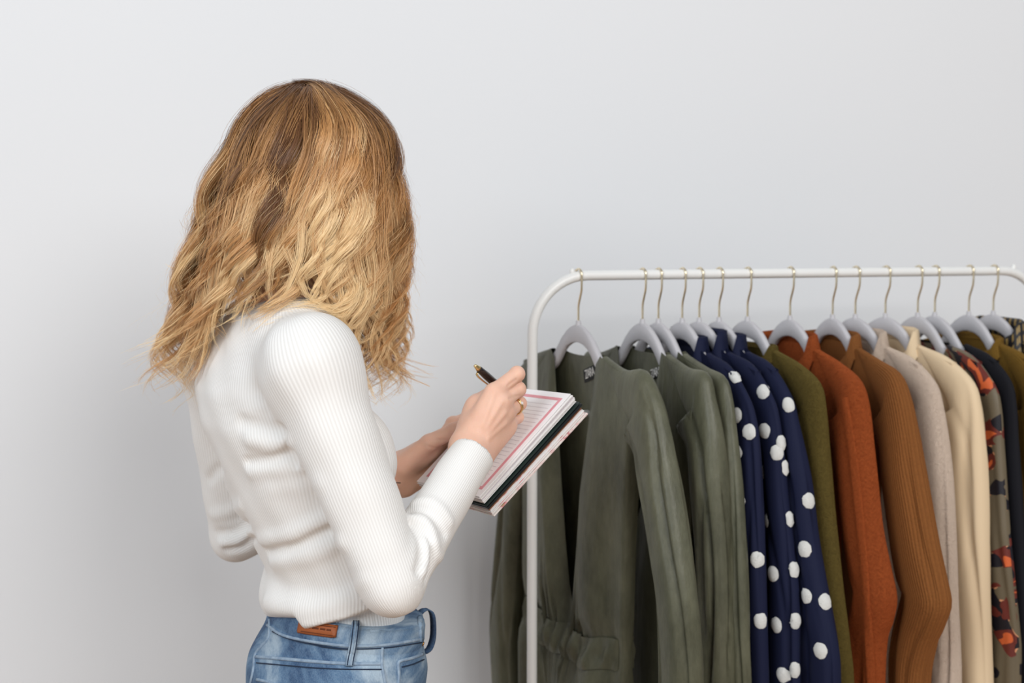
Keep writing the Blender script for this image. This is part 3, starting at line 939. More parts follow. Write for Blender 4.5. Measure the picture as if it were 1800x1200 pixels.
folds = [  # frame positions, amplitude (m), spread (m)
    ([(425, 742), (462, 752), (500, 758)], -.010, .008), ([(500, 758), (509, 790), (522, 815)], -.006, .006), ([(440, 776), (480, 782), (512, 776)], .006, .010),
    ([(436, 812), (478, 807), (518, 792)], -.008, .006), ([(440, 830), (490, 826), (528, 818)], .004, .010),
    ([(470, 970), (520, 960), (580, 930)], -.009, .0065), ([(460, 950), (515, 938), (570, 912)], .006, .010), ([(480, 990), (540, 980), (600, 955)], .005, .011),
    ([(470, 1062), (550, 1068), (625, 1052)], .007, .013),
    ([(716, 899), (740, 894), (765, 910), (781, 938)], -.008, .0048), ([(722, 912), (742, 912), (757, 930), (764, 955)], .006, .006),
    ([(722, 918), (737, 942), (741, 970), (735, 1002)], -.007, .005), ([(748, 930), (759, 960), (757, 993), (750, 1018)], -.005, .005),
    ([(745, 950), (750, 975), (745, 1005)], .004, .006), ([(728, 884), (752, 879), (778, 895), (793, 918)], .005, .006), ([(764, 955), (773, 985), (766, 1005)], .004, .006),
    ([(600, 1050), (640, 1020)], .002, .01), ([(450, 690), (470, 725), (450, 742)], -.003, .012),
    ([(368, 842), (376, 832), (388, 820)], -.006, .007), ([(385, 938), (412, 934), (436, 922)], -.008, .007), ([(400, 966), (425, 960), (446, 944)], -.007, .006),
    ([(378, 905), (402, 900), (424, 890)], .005, .010), ([(392, 955), (418, 950), (442, 936)], .005, .008),
    ([(480, 860), (560, 850)], .002, .012), ([(560, 640), (590, 700)], .002, .02),
]
fold3 = [(np.array([march(sweater0, x, y) for x, y in spline(np.array(px, float), 7)]), a, s) for px, a, s in folds]
fax = norm(WR - ER); CUFF = WR + fax * 0.006
faxl = norm(WL - EL); CUFL = WL - faxl * 0.004
RIMC = P(609, 1061, TD)
def rim_z(x, y): return 1.073 - .15 * ((x - RIMC[0]) * FACE[0] + (y - RIMC[1]) * FACE[1])
def tuck_amt(q):
    qx = q[:, 0] - RIMC[0]; qy = q[:, 1] - RIMC[1]; qr = np.sqrt(qx * qx + qy * qy) + 1e-6
    return np.clip(((.6 * qx - .8 * qy) / qr - .42) / .30, 0, 1)
def sweater_full(p):
    d = sweater0(p)
    near = np.where(d < 0.03)[0]
    if len(near):
        q = p[near]; add = np.zeros(len(q))
        for pts, a, s in fold3:
            lo = pts.min(0) - 4 * s; hi = pts.max(0) + 4 * s
            m = np.where(((q > lo) & (q < hi)).all(1))[0]
            if len(m): add[m] += a * np.exp(-(poly_dist(q[m], pts) / s) ** 2)
        # the front is tucked into the jeans, the back blouses over
        dt = tuck_amt(q); zt_ = 1.079 + .31 * (q[:, 0] + .249)
        add -= .016 * dt * np.clip((zt_ - q[:, 2]) / .007, 0, 1)
        # faint overall looseness
        add += 0.0014 * np.sin(q[:, 2] * 70 + q[:, 0] * 31) * np.sin(q[:, 0] * 55 - q[:, 1] * 47 + 1.0)
        d[near] -= add
    return d
def sweater_f(p):
    d = sweater_full(p)
    for c, ax in ((CUFF, fax), (CUFL, faxl)):
        s = (p - c) @ ax; near = np.linalg.norm(p - c, axis=1) < 0.09
        if near.any():
            cut = np.where(near, s, -1.0)
            d = smax(d, cut, .003)
            rad = np.linalg.norm((p - c) - s[:, None] * ax, axis=1)
            d = np.where(near, np.maximum(d, -np.maximum(rad - 0.0225, -(s + 0.014))), d)
    d = smax(d, p[:, 2] - (NB[2] + .045), .004)
    d = smax(d, (1.0324 - .16 * (p[:, 0] - RIMC[0]) - .42 * (p[:, 1] - RIMC[1]) - .045 * tuck_amt(p)) - p[:, 2], .008)
    return d

sw_m = Mat('white_rib_knit', (243, 241, 237), 0.85, spec=0.2, sheen=0.15, sheen_tint=(255, 252, 246))
rb = sw_m.ribs(0.0043)
sw_m.color(sw_m.mix(sw_m.math('POWER', rb, 0.7), (232, 230, 227), (245, 244, 242)))
sw_m.bump(rb, 0.28, 0.0010); sw_m.bump(sw_m.noise(1400, 2), 0.2, 0.0005)

person = empty('person', (-0.25, 1.80, 0), 'person seen from behind in white ribbed sweater and blue jeans, writing in a notebook', 'person')
lo = np.min([SR, SL, ER, EL, WR, WL], 0) - .10; hi = np.max([SR, SL, ER, EL, WR, WL, NB + up * .02], 0) + .09
SV, SQ = surface(sweater_f, lo, hi, 0.0042)
# knitting direction per face: lengthwise along each sleeve, upright on the trunk
fc = SV[SQ].mean(1)
comp = np.argmin(np.stack([torso_f(fc) + 0.004, np.minimum(armR_up(fc), armR_lo(fc)), np.minimum(armL_up(fc), armL_lo(fc))], 1), 1)
seam_r = ((fc - SR) @ norm(ER - SR)) < -0.01
def limb_uv(pts, S, E, W, r0):
    hinge = norm(np.cross(E - S, W - E)); out = np.zeros(len(pts)); al = np.zeros(len(pts))
    up_d = cone(pts, S, E, .05, .04); lo_d = cone(pts, E, W, .04, .03)
    for (a, b), m, base in (((S, E), up_d <= lo_d, 0.0), ((E, W), up_d > lo_d, np.linalg.norm(E - S))):
        ax = norm(b - a); e1 = hinge; e2 = np.cross(ax, e1); q = pts - a
        ang = np.arctan2(q @ e2, q @ e1); out[m] = (ang * r0)[m]; al[m] = (q @ ax + base)[m]
    return out, al
uvc = np.zeros((len(SQ), 4, 2)); corner = SV[SQ]
for k, (S, E, W, r0) in {1: (SR, ER, WR, .049), 2: (SL, EL, WL, .049)}.items():
    m = comp == k; c = corner[m].reshape(-1, 3)
    u, v = limb_uv(c, S, E, W, r0); u = u.reshape(-1, 4)
    per = 2 * math.pi * r0; u = u[:, :1] + (u - u[:, :1] + per / 2) % per - per / 2
    uvc[m, :, 0] = u; uvc[m, :, 1] = v.reshape(-1, 4)
m = comp == 0; c = corner[m].reshape(-1, 3)
cx = np.interp(c[:, 2], zs, tor[:, 0]); cy = np.interp(c[:, 2], zs, tor[:, 1])
ang = np.arctan2((c[:, 0] - cx) * FACE[0] + (c[:, 1] - cy) * FACE[1], (c[:, 0] - cx) * WIDE[0] + (c[:, 1] - cy) * WIDE[1])
u = (ang * .125).reshape(-1, 4); per = 2 * math.pi * .125
u = u[:, :1] + (u - u[:, :1] + per / 2) % per - per / 2
uvc[m, :, 0] = u; uvc[m, :, 1] = c[:, 2].reshape(-1, 4)
sweater = mk('sweater', SV, SQ, sw_m.m, person, uvc.reshape(-1, 2))
sweater['label'] = 'white ribbed long-sleeved sweater'

# jeans
jr = [(1030, 612, .130, .091), (1061, 610, .134, .095), (1078, 607, .138, .098), (1100, 603, .144, .100), (1125, 597, .152, .106), (1155, 592, .160, .112), (1200, 588, .166, .115), (1300, 592, .172, .118), (1400, 600, .168, .112), (1480, 604, .15, .10)]
jp = np.array([np.r_[P(x, y, TD), a, b] for y, x, a, b in jr])
jz = np.linspace(jp[-1, 2], jp[0, 2], 200)
jt = np.stack([smooth1(np.interp(jz, jp[::-1, 2], jp[::-1, k]), 7) for k in (0, 1, 3, 4)], 1)
HC = P(592, 1300, TD)
def legs_pts():
    out = []
    for s in (-1, 1):
        hip = np.array([HC[0], HC[1], 0.86]) + WIDE * s * 0.085
        knee = np.array([HC[0], HC[1], 0.47]) + WIDE * s * 0.090 + FACE * 0.015
        ank = np.array([HC[0], HC[1], 0.09]) + WIDE * s * 0.095 - FACE * 0.01
        out.append((hip, knee, ank))
    return out
LEGS = legs_pts()
def jeans_core(p):
    d = row_field(p, jz, jt)
    for hip, knee, ank in LEGS:
        d = smin(d, chain(p, [hip, knee, ank], [.085, .058, .048], .02), .03)
    return d
def jeans_f(p):
    d = jeans_core(p)
    # crumples under the waistband and across the hip
    d = d - 0.0016 * np.sin(p[:, 2] * 95 + 2 * np.sin(p[:, 0] * 22 + p[:, 1] * 13)) * np.clip((jz[-1] - p[:, 2]) * 12, 0, 1)
    d = smax(d, p[:, 2] - rim_z(p[:, 0], p[:, 1]) + .002, .003)
    return smax(d, 0.065 - p[:, 2], .004)
lo = np.array([HC[0] - .26, HC[1] - .26, 0.05]); hi = np.array([HC[0] + .26, HC[1] + .26, jz[-1] + .02])
lo1 = lo.copy(); lo1[2] = 0.80
den = Mat('washed_denim', (92, 122, 156), 0.85, spec=0.2)
wash = den.noise(7, 6, 0.62, dist=0.6)
den.color(den.mix(0.22, den.ramp(wash, [(0.36, (16, 38, 70)), (0.45, (46, 76, 112)), (0.53, (94, 124, 154)), (0.63, (172, 190, 204))]),
                  den.ramp(den.noise(900, 2, stretch=(1, 1, 0.25)), [(0.3, (50, 76, 112)), (0.7, (160, 180, 200))])))
den.bump(den.noise(1500, 2, stretch=(1, 1, 0.4)), 0.3, 0.0006)
JV, JQ = surface(jeans_f, lo, hi, 0.0056)
jeans = mk('jeans', JV, JQ, den.m, person)
jeans['label'] = 'washed blue denim jeans with leather waist patch'
jb = bvh_of(JV, JQ)
seam_m = Mat('faded_denim_edge', (150, 172, 194), 0.85); seam_m.color(seam_m.mix(seam_m.noise(120, 4), (84, 112, 146), (178, 196, 210)))
thread_m = Mat('dark_denim_stitch', (30, 46, 70), 0.9)
leather = Mat('tan_leather', (158, 84, 36), 0.55)
leather.color(leather.mix(leather.noise(60, 5), (140, 68, 28), (172, 96, 44))); leather.bump(leather.noise(500, 3), 0.3, 0.0008)
def strip(name, pix, width, m, parent, lift=0.0005, thick=0.0015, n=None, bv=None):
    v, f = surf_strip(bv or jb, pix, width, lift, thick, n)
    return mk(name, v, f, m, parent)
# waistband: upper rim and lower seam all round, then the visible details
wb = []
for lvl, wdt in ((0, 1), ):
    pass
def ring_band(z0, z1, lift):
    """a closed band round the jeans between two heights given at each angle"""
    n = 96; rows_ = []
    c = np.array([RIMC[0], RIMC[1]])
    for k in range(5):
        f = k / 4; r = []
        for i in range(n):
            a = 2 * math.pi * i / n; dirn = np.array([math.cos(a), math.sin(a), 0])
            z = z0(a) * (1 - f) + z1(a) * f
            h = jb.ray_cast(Vector((c[0] + dirn[0] * .4, c[1] + dirn[1] * .4, z)), Vector(-dirn))
            if h[0] is None: h = jb.ray_cast(Vector((c[0] + dirn[0] * .4, c[1] + dirn[1] * .4, z - .012)), Vector(-dirn))
            q = np.array(h[0]); q[2] = z
            r.append(q + dirn * (lift if 0 < k < 4 else -.0015 if k == 0 else lift * 0.7))
        r = np.array(r)
        rows_.append(r)
    inner = rows_[-1].copy(); ci = inner.mean(0); inner = ci + (inner - ci) * 0.93; inner[:, 2] = rows_[-1][:, 2] - 0.012
    rows_.append(inner)
    return loft(np.array(rows_))
def rim_r(a):
    f = math.cos(a) * FACE[0] + math.sin(a) * FACE[1]; w = math.cos(a) * WIDE[0] + math.sin(a) * WIDE[1]
    return 1 / math.sqrt((w / .134) ** 2 + (f / .095) ** 2)
ztop = lambda a: float(rim_z(RIMC[0] + rim_r(a) * math.cos(a), RIMC[1] + rim_r(a) * math.sin(a)))
V, Q, uv = ring_band(lambda a: ztop(a) - 0.036, lambda a: ztop(a) - .003, 0.0026)
wband = mk('waistband', V, Q, den.m, jeans, uv)
jb2 = bvh_objs([jeans, wband])
strip('waist_seam', [(470, 1098), (500, 1117), (560, 1129), (615, 1135), (680, 1133), (747, 1122)], 0.004, seam_m.m, jeans, n=60, bv=jb2)
strip('stitch_line', [(480, 1110), (510, 1123), (560, 1134), (615, 1140), (680, 1138), (745, 1128)], 0.0016, thread_m.m, jeans, n=50, bv=jb2)
strip('yoke_seam', [(450, 1154), (500, 1158), (560, 1163), (612, 1166), (672, 1166)], 0.0045, seam_m.m, jeans, n=50, bv=jb2)
strip('stitch_line', [(452, 1165), (500, 1169), (560, 1174), (612, 1176), (672, 1176)], 0.0016, thread_m.m, jeans, n=40, bv=jb2)
strip('side_seam', [(672, 1138), (671, 1165), (673, 1180), (678, 1204)], 0.004, seam_m.m, jeans, n=24, bv=jb2)
strip('side_seam', [(474, 1088), (473, 1118), (462, 1134), (449, 1150), (446, 1175), (440, 1204)], 0.004, seam_m.m, jeans, n=36, bv=jb2)
strip('pocket_edge', [(700, 1206), (701, 1185), (700, 1166), (705, 1161), (725, 1156), (743, 1149)], 0.004, seam_m.m, jeans, n=36, bv=jb2)
strip('stitch_line', [(706, 1172), (725, 1167), (744, 1159)], 0.0016, thread_m.m, jeans, n=16, bv=jb2)
strip('pocket_edge', [(452, 1194), (470, 1198), (500, 1208)], 0.004, seam_m.m, jeans, n=16, bv=jb2)
loop = strip('belt_loop', [(626, 1089), (624, 1110), (621, 1135), (616, 1160), (615, 1171)], 0.0105, den.m, jeans, 0.003, 0.003, 30, jb2)
lb = bvh_objs([jeans, wband, loop])
for dx in (-4.2, 0.5, 4.6):
    strip('stitch_line', [(626 + dx, 1091), (624 + dx, 1110), (621 + dx, 1135), (616 + dx, 1160), (615 + dx, 1169)], 0.0013, seam_m.m if abs(dx) < 1 else thread_m.m, loop, 0.0003, 0.0006, 24, lb)
patch = strip('leather_patch', [(526.5, 1101), (545, 1104), (560, 1106), (575, 1108), (592.5, 1110)], 0.0165, leather.m, jeans, 0.0015, 0.0018, 20, jb2)
patch['label'] = 'tan leather patch'
pb = bvh_objs([patch])
lth_d = Mat('leather_stitch', (98, 46, 18), 0.8)
strip('stitch_line', [(530, 1094.5), (560, 1098.5), (590, 1102)], 0.0010, lth_d.m, patch, 0.0002, 0.0005, 16, pb)
strip('stitch_line', [(529, 1109), (560, 1113.5), (589, 1117.5)], 0.0010, lth_d.m, patch, 0.0002, 0.0005, 16, pb)
for x0, x1 in ((535, 546), (548.5, 560), (563, 572), (574, 582)):
    strip('embossed_mark', [(x0, 1101.3 + (x0 - 535) * .13), (x1, 1101.3 + (x1 - 535) * .13)], 0.0024, lth_d.m, patch, 0.0, 0.0003, 6, pb)
# front belt loop standing off the hip, and the rivet
c0 = P(747, 1079, 1.80)
MB().add(*(lambda v, f: (v, f))(*surf_strip(jb2, [(738, 1085), (738, 1110), (738, 1128)], 0.006, 0.001, 0.002))).build('belt_loop', den.m, jeans)
lp = [P(732, 1082, 1.79), P(742, 1072, 1.79), P(752, 1071, 1.79), P(758, 1080, 1.79), P(760, 1100, 1.79), P(759, 1122, 1.79), P(753, 1140, 1.79), P(744, 1147, 1.79)]
lp = spline(np.array(lp), 20); lv = []; lf = []
for q in lp:
    for wv, t in ((-1, 0), (1, 0), (1, 1), (-1, 1)):
        lv.append(q + WIDE * wv * 0.007 + FACE * t * 0.0028)
for i in range(len(lp) - 1):
    for j in range(4): lf.append((i * 4 + j, i * 4 + (j + 1) % 4, (i + 1) * 4 + (j + 1) % 4, (i + 1) * 4 + j))
lf += [(3, 2, 1, 0), tuple(range(len(lv) - 4, len(lv)))]
mk('belt_loop', lv, lf, den.m, jeans)
rc, rn = shoot(jb2, 743, 1131)
if rc is not None:
    rn = rn if rn @ (rc - CAM) < 0 else -rn
    MB().tube([rc, rc + rn * .0015, rc + rn * .002], [.0032, .003, .001], 10).build('rivet', Mat('brass', (190, 140, 84), 0.3, metal=1).m, jeans)

# ---- hands (fine) and body (coarse), one object
skin = Mat('skin', (226, 178, 152), 0.5, spec=0.35, sss=0.25)
skin.color(skin.mix(skin.noise(38, 4), (226, 176, 152), (240, 200, 178)))
skin.bump(skin.noise(420, 4), 0.18, 0.0015)
RH = {'wr': WR, 'wi': P(813, 786, 1.715), 'wo': P(838, 806, 1.715)}
fr_ = {  # joints of the writing hand
    'index': [P(868, 690, 1.735), P(909, 657, 1.755), P(903, 673, 1.785), P(903, 689, 1.81)],
    'middle': [P(882, 706, 1.735), P(911, 684, 1.762), P(904, 696, 1.795), P(902, 705, 1.82)],
    'ring': [P(889, 725, 1.745), P(913, 709, 1.776), P(903, 714, 1.808), P(893, 716, 1.822)],
    'little': [P(890, 744, 1.76), P(909, 733, 1.788), P(899, 735, 1.81), P(889, 735, 1.82)]}
thr = [P(824, 752, 1.745), P(839, 708, 1.772), P(866, 690, 1.80), P(892, 694, 1.82)]
rads = {'index': (.0115, .0100, .0088, .0075), 'middle': (.0115, .0100, .0088, .0075), 'ring': (.0110, .0094, .0083, .0072), 'little': (.0105, .0084, .0075, .0066)}
def hand_field(wr_pts, fingers, thumb, fore, web, wrist_r=.0215):
    def f(p):
        d = cone(p, fore, wr_pts[0], .026, wrist_r)
        palm = cone(p, wr_pts[1], wr_pts[2], .0175, .0175)
        for i, k in enumerate(('index', 'middle', 'ring', 'little')):
            base = wr_pts[1] + (wr_pts[2] - wr_pts[1]) * (i / 3)
            palm = smin(palm, cone(p, base, fingers[k][0], .0165, .0130 if i < 3 else .0125), .012)
        d = smin(d, palm, .016)
        for a, b, ra, rb_ in web: d = smin(d, cone(p, a, b, ra, rb_), .014)
        fg = None
        for k in ('index', 'middle', 'ring', 'little'):
            j = fingers[k]; q = chain(p, j, rads[k], .0035)
            q = smin(q, ball(p, j[1], rads[k][1] * 1.04), .003)
            fg = q if fg is None else smin(fg, q, .0018)
        d = smin(d, fg, .0055)
        th = chain(p, thumb, (.0150, .0120, .0108, .0085), .005)
        return smin(d, th, .010)
    return f
def tendons(f, lines, amp, s):
    def g(p):
        d = f(p); near = np.where(d < .008)[0]
        if len(near):
            q = p[near]; a = np.zeros(len(q))
            for l in lines: a += amp * np.exp(-(poly_dist(q, l) / s) ** 2)
            d[near] -= a
        return d
    return g
webR = [(P(816, 778, 1.725), P(836, 712, 1.755), .0165, .0125), (P(836, 720, 1.758), P(866, 694, 1.752), .0115, .0105), (P(846, 796, 1.735), P(888, 752, 1.765), .0150, .0135)]
hr0 = hand_field([WR, P(815, 789, 1.717), P(838, 806, 1.722)], fr_, thr, WR - fax * 0.05, webR)
tl = []
for k in ('index', 'middle', 'ring', 'little'):
    a = proj(fr_[k][0]); tl.append(np.array([march(hr0, a[0] + (833 - a[0]) * t, a[1] + (792 - a[1]) * t, 1.5) for t in (0.0, 0.3, 0.55)]))
hr1 = tendons(hr0, tl, .0013, .0035)
crs = [np.array([march(hr0, x, y, 1.5) for x, y in l]) for l in (((893, 678), (900, 672), (908, 667)), ((896, 700), (905, 697), (914, 695)))]
hand_r = tendons(hr1, crs, -.0022, .0016)
allR = np.array([q for k in fr_.values() for q in k] + thr + [WR, WR - fax * .05])
HVr, HQr = surface(hand_r, allR.min(0) - .035, allR.max(0) + .035, 0.0019)

fl_ = {  # the hand under the notebook
    'index': [P(771, 782, 1.905), P(796, 744, 1.925), P(818, 736, 1.935), P(836, 738, 1.94)],
    'middle': [P(778, 796, 1.925), P(812, 776, 1.955), P(834, 776, 1.955), P(852, 782, 1.95)],
    'ring': [P(776, 812, 1.935), P(812, 800, 1.965), P(836, 804, 1.955), P(852, 812, 1.945)],
    'little': [P(768, 826, 1.935), P(796, 822, 1.96), P(816, 828, 1.955), P(830, 836, 1.945)]}
thl = [P(706, 818, 1.868), P(754, 778, 1.862), P(796, 757, 1.868), P(826, 742, 1.876)]
webL = [(P(700, 826, 1.885), P(752, 790, 1.885), .021, .0165), (P(740, 800, 1.88), P(772, 780, 1.90), .0155, .012), (P(712, 850, 1.90), P(752, 826, 1.925), .017, .015)]
def lh(): return hand_field([WL, P(690, 822, 1.885), P(704, 848, 1.90)], fl_, thl, WL - faxl * .05, webL, .0235)
hl0 = lh()
crl = [np.array([march(hl0, x, y, 1.6) for x, y in l]) for l in (((756, 770), (768, 773), (785, 773)), ((752, 784), (766, 787), (780, 785)))]
hand_l = tendons(hl0, crl, -.0016, .0016)
allL = np.array([q for k in fl_.values() for q in k] + thl + [WL, WL - faxl * .05])
HVl, HQl = surface(hand_l, allL.min(0) - .035, allL.max(0) + .035, 0.0021)

HD = P(556, 308, 1.765)                               # head centre
hf = norm(FACE * 0.93 + up * -0.36); hu = norm(up - hf * (up @ hf)); hw = np.cross(hu, hf)
def L(f, w, u): return HD + hf * f + hw * w + hu * u
def head_f(p):
    q = p - HD; f = q @ hf; w = q @ hw; u = q @ hu
    e = np.sqrt(((f + .008) / .092) ** 2 + (w / .073) ** 2 + ((u - .018) / .098) ** 2) + 1e-9
    r = np.linalg.norm(q, axis=1); d = r * (1 - 1 / np.maximum(e, .1))
    jaw = np.sqrt(((f - .028) / .062) ** 2 + (w / .056) ** 2 + ((u + .062) / .062) ** 2) + 1e-9
    d = smin(d, r * 0.6 * (1 - 1 / np.maximum(jaw, .1)), .03)
    d = smin(d, ball(p, L(.076, 0, -.108), .014), .022)
    d = smin(d, cone(p, L(.088, 0, .004), L(.108, 0, -.036), .006, .0105), .010)
    for s in (-1, 1):
        d = smax(d, -ball(p, L(.100, s * .032, .004), .017), .012)
        d = smin(d, ball(p, L(.066, s * .040, -.045), .022), .02)
        d = smin(d, cone(p, L(.084, s * .014, .022), L(.078, s * .046, .022), .006, .005), .010)
        d = smin(d, cone(p, L(-.004, s * .076, .012), L(-.010, s * .074, -.030), .010, .006), .006)
    d = smin(d, cone(p, L(.092, -.018, -.070), L(.092, .018, -.070), .006, .006), .006)
    d = smin(d, cone(p, L(.090, -.014, -.080), L(.090, .014, -.080), .0065, .0065), .006)
    return smin(d, cone(p, NB - up * .03, HD + hu * -.05 - hf * .015, .056, .052), .03)
def body_f(p):
    d = smin(torso_f(p) + np.interp(p[:, 2], [1.06, 1.13], [.032, .010]), head_f(p), .02)
    d = smin(d, chain(p, [SR, ER, WR - fax * .03], [.046, .031, .0225], .01), .02)
    d = smin(d, chain(p, [SL, EL, WL - faxl * .03], [.046, .031, .0225], .01), .02)
    d = smin(d, row_field(p, jz, jt) + np.interp(p[:, 2], [1.0, 1.05], [.014, .034]), .02)
    for hip, knee, ank in LEGS:
        d = smin(d, chain(p, [hip, knee, ank], [.070, .046, .036], .02), .02)
        d = smin(d, chain(p, [ank, ank - up * .045 + FACE * .04, ank - up * .055 + FACE * .13], [.034, .030, .022], .02), .015)
    return d
lo = np.minimum(np.min([SR, SL, ER, EL, WR, WL], 0) - .09, [HC[0] - .25, HC[1] - .25, 0.0]); hi = np.maximum(np.max([SR, SL, ER, EL, WR, WL], 0) + .08, [HC[0] + .25, HC[1] + .3, HD[2] + .16])
lo[2] = 0.0
BV, BQ = surface(body_f, lo, hi, 0.0078)
HV2, HQ2 = surface(lambda p: smax(head_f(p), (NT[2] - .0) - p[:, 2], .002), HD - .16, HD + .16, 0.0034)
low = BV[BQ].mean(1)[:, 2] < NT[2] + .012
BQ = BQ[low]
vs_, qs_ = [BV], [BQ]
for v, q in ((HVr, HQr), (HVl, HQl), (HV2, HQ2)):
    qs_.append(q + sum(len(x) for x in vs_)); vs_.append(v)
body = mk('body', np.vstack(vs_), np.vstack(qs_), skin.m, person)
eye_m = Mat('eye_white', (236, 234, 230), 0.15); iris_m = Mat('iris', (70, 92, 108), 0.2); lip_m = Mat('lips', (190, 112, 104), 0.5)
for s in (-1, 1):
    c = L(.0815, s * .032, .004); eb = MB()
    pts = [c + hf * .0115 * math.cos(a) for a in np.linspace(0, math.pi, 9)]
    eb.tube([c + hf * (.0118 * math.cos(a)) for a in np.linspace(math.pi, 0.02, 10)], [max(.0004, .0118 * math.sin(a)) for a in np.linspace(math.pi, 0.02, 10)], 14)
    eye = eb.build('eye', eye_m.m, body)
    ib = MB().tube([c + hf * .0100, c + hf * .0118, c + hf * .0121], [.0062, .0050, .001], 14).build('iris', iris_m.m, eye)
MB().tube(spline(np.array([L(.0935, -.021, -.075), L(.0985, -.008, -.0715), L(.0995, 0, -.073), L(.0985, .008, -.0715), L(.0935, .021, -.075)]), 14), [.001, .003, .004, .0045, .005, .005, .005, .005, .005, .005, .0045, .004, .003, .001], 8).build('lips', lip_m.m, body)
# shoes
shoe_m = Mat('white_canvas_shoe', (228, 226, 222), 0.7)
for hip, knee, ank in LEGS:
    a = np.array([ank[0], ank[1], 0]); 
    sf = lambda p, a=a: smax(smax(chain(p, [a - FACE * .03 + up * .045, a + FACE * .06 + up * .045, a + FACE * .15 + up * .03], [.043, .046, .038], .02), 0.002 - p[:, 2], .004), p[:, 2] - .085, .01)
    v, q = surface(sf, a + [-.25, -.25, 0.0], a + [.25, .25, .12], .007)
    mk('shoe', v, q, shoe_m.m, person)
# gold ring and dark wrist details
ra, rb2 = fr_['ring'][0], fr_['ring'][1]
rc = ra + (rb2 - ra) * 0.66; rt = norm(rb2 - ra); r1 = norm(np.cross(rt, up)); r2 = np.cross(rt, r1)
ringm = Mat('gold', (234, 206, 150), 0.25, metal=1.0)
rr = .0112
ring = MB().tube([rc + rr * (math.cos(a) * r1 + math.sin(a) * r2) for a in np.linspace(0, 2 * math.pi, 28, endpoint=False)], .0011, 8, closed=True).build('ring', ringm.m, person)
MB().tube([rc + rt * .0028 + rr * (math.cos(a) * r1 + math.sin(a) * r2) for a in np.linspace(0, 2 * math.pi, 28, endpoint=False)], .0010, 8, closed=True).build('ring_band', ringm.m, ring)
tocam = norm(P(935, 705, 1.7) - rc); tocam = norm(tocam - rt * (tocam @ rt))
sc = rc + rt * .0012 + tocam * (rr + .0012)
MB().tube([sc - tocam * .001, sc + tocam * .0008, sc + tocam * .0022], [.0018, .0024, .0008], 6).build('ring_stone', Mat('clear_stone', (236, 236, 236), 0.05, spec=1.0).m, ring, smooth=False)
hlb = bvh_of(HVl, HQl)
ink = Mat('black_ink', (30, 28, 34), 0.7)
tat = strip('wrist_tattoo', [(691, 847), (697, 848), (704, 848.5)], 0.0016, ink.m, person, -0.0002, 0.0005, 8, hlb)
bc = P(699, 867, 1.895)
bead_pts = [bc + WIDE * .0 + hw * 0 + np.array([0, 0, -.0]) + d for d in (np.array([-.006, 0, 0]), np.array([-.003, 0, .001]), np.array([.003, 0, .001]), np.array([.006, 0, 0.001]))]
MB().tube(bead_pts, [.003, .0065, .0065, .003], 12).build('bracelet_bead', Mat('black_bead', (26, 26, 28), 0.35).m, person)
# ------------------------------------------------------------------ hair
hair_m = Mat('blonde_hair', (190, 140, 86), 0.42, spec=0.45)
ca = hair_m.node('ShaderNodeVertexColor'); ca.layer_name = 'Col'
hair_m.color(ca.outputs[0])
env = np.array([  # y, left, right, half depth, centre depth
    (153, 533, 545, .006, 1.765), (157, 510, 572, .030, 1.765), (165, 485, 598, .052, 1.765), (182, 457, 632, .074, 1.765), (208, 433, 668, .094, 1.765), (240, 412, 686, .106, 1.765), (280, 394, 692, .113, 1.765), (320, 376, 697, .117, 1.765),
    (360, 361, 705, .118, 1.765), (400, 347, 709, .118, 1.765), (440, 337, 709, .118, 1.768), (480, 328, 705, .116, 1.77), (520, 318, 700, .114, 1.772), (560, 308, 700, .114, 1.775),
    (600, 296, 698, .114, 1.78), (640, 284, 690, .112, 1.785), (680, 276, 684, .11, 1.785), (740, 270, 684, .11, 1.785)], float)
ey = np.linspace(153, 740, 500)
ET = np.stack([np.interp(ey, env[:, 0], env[:, k]) for k in range(5)], 1)
for k in range(1, 5): ET[30:, k] = smooth1(ET[:, k], 8)[30:]
def env_pos(y, phi, rho):
    y = np.asarray(y); i = np.clip((y - 153) / (740 - 153) * 499, 0, 499)
    xl, xr, hd, dc = (np.interp(i, np.arange(500), ET[:, k]) for k in (1, 2, 3, 4))
    cx = (xl + xr) / 2; hx = (xr - xl) / 2
    return cx + hx * np.cos(phi) * rho, dc - hd * np.sin(phi) * rho
def to3(x, y, d):
    return CAM + d[..., None] * FWD + ((x - 900) / F * d)[..., None] * RGT + ((600 - y) / F * d)[..., None] * UPV

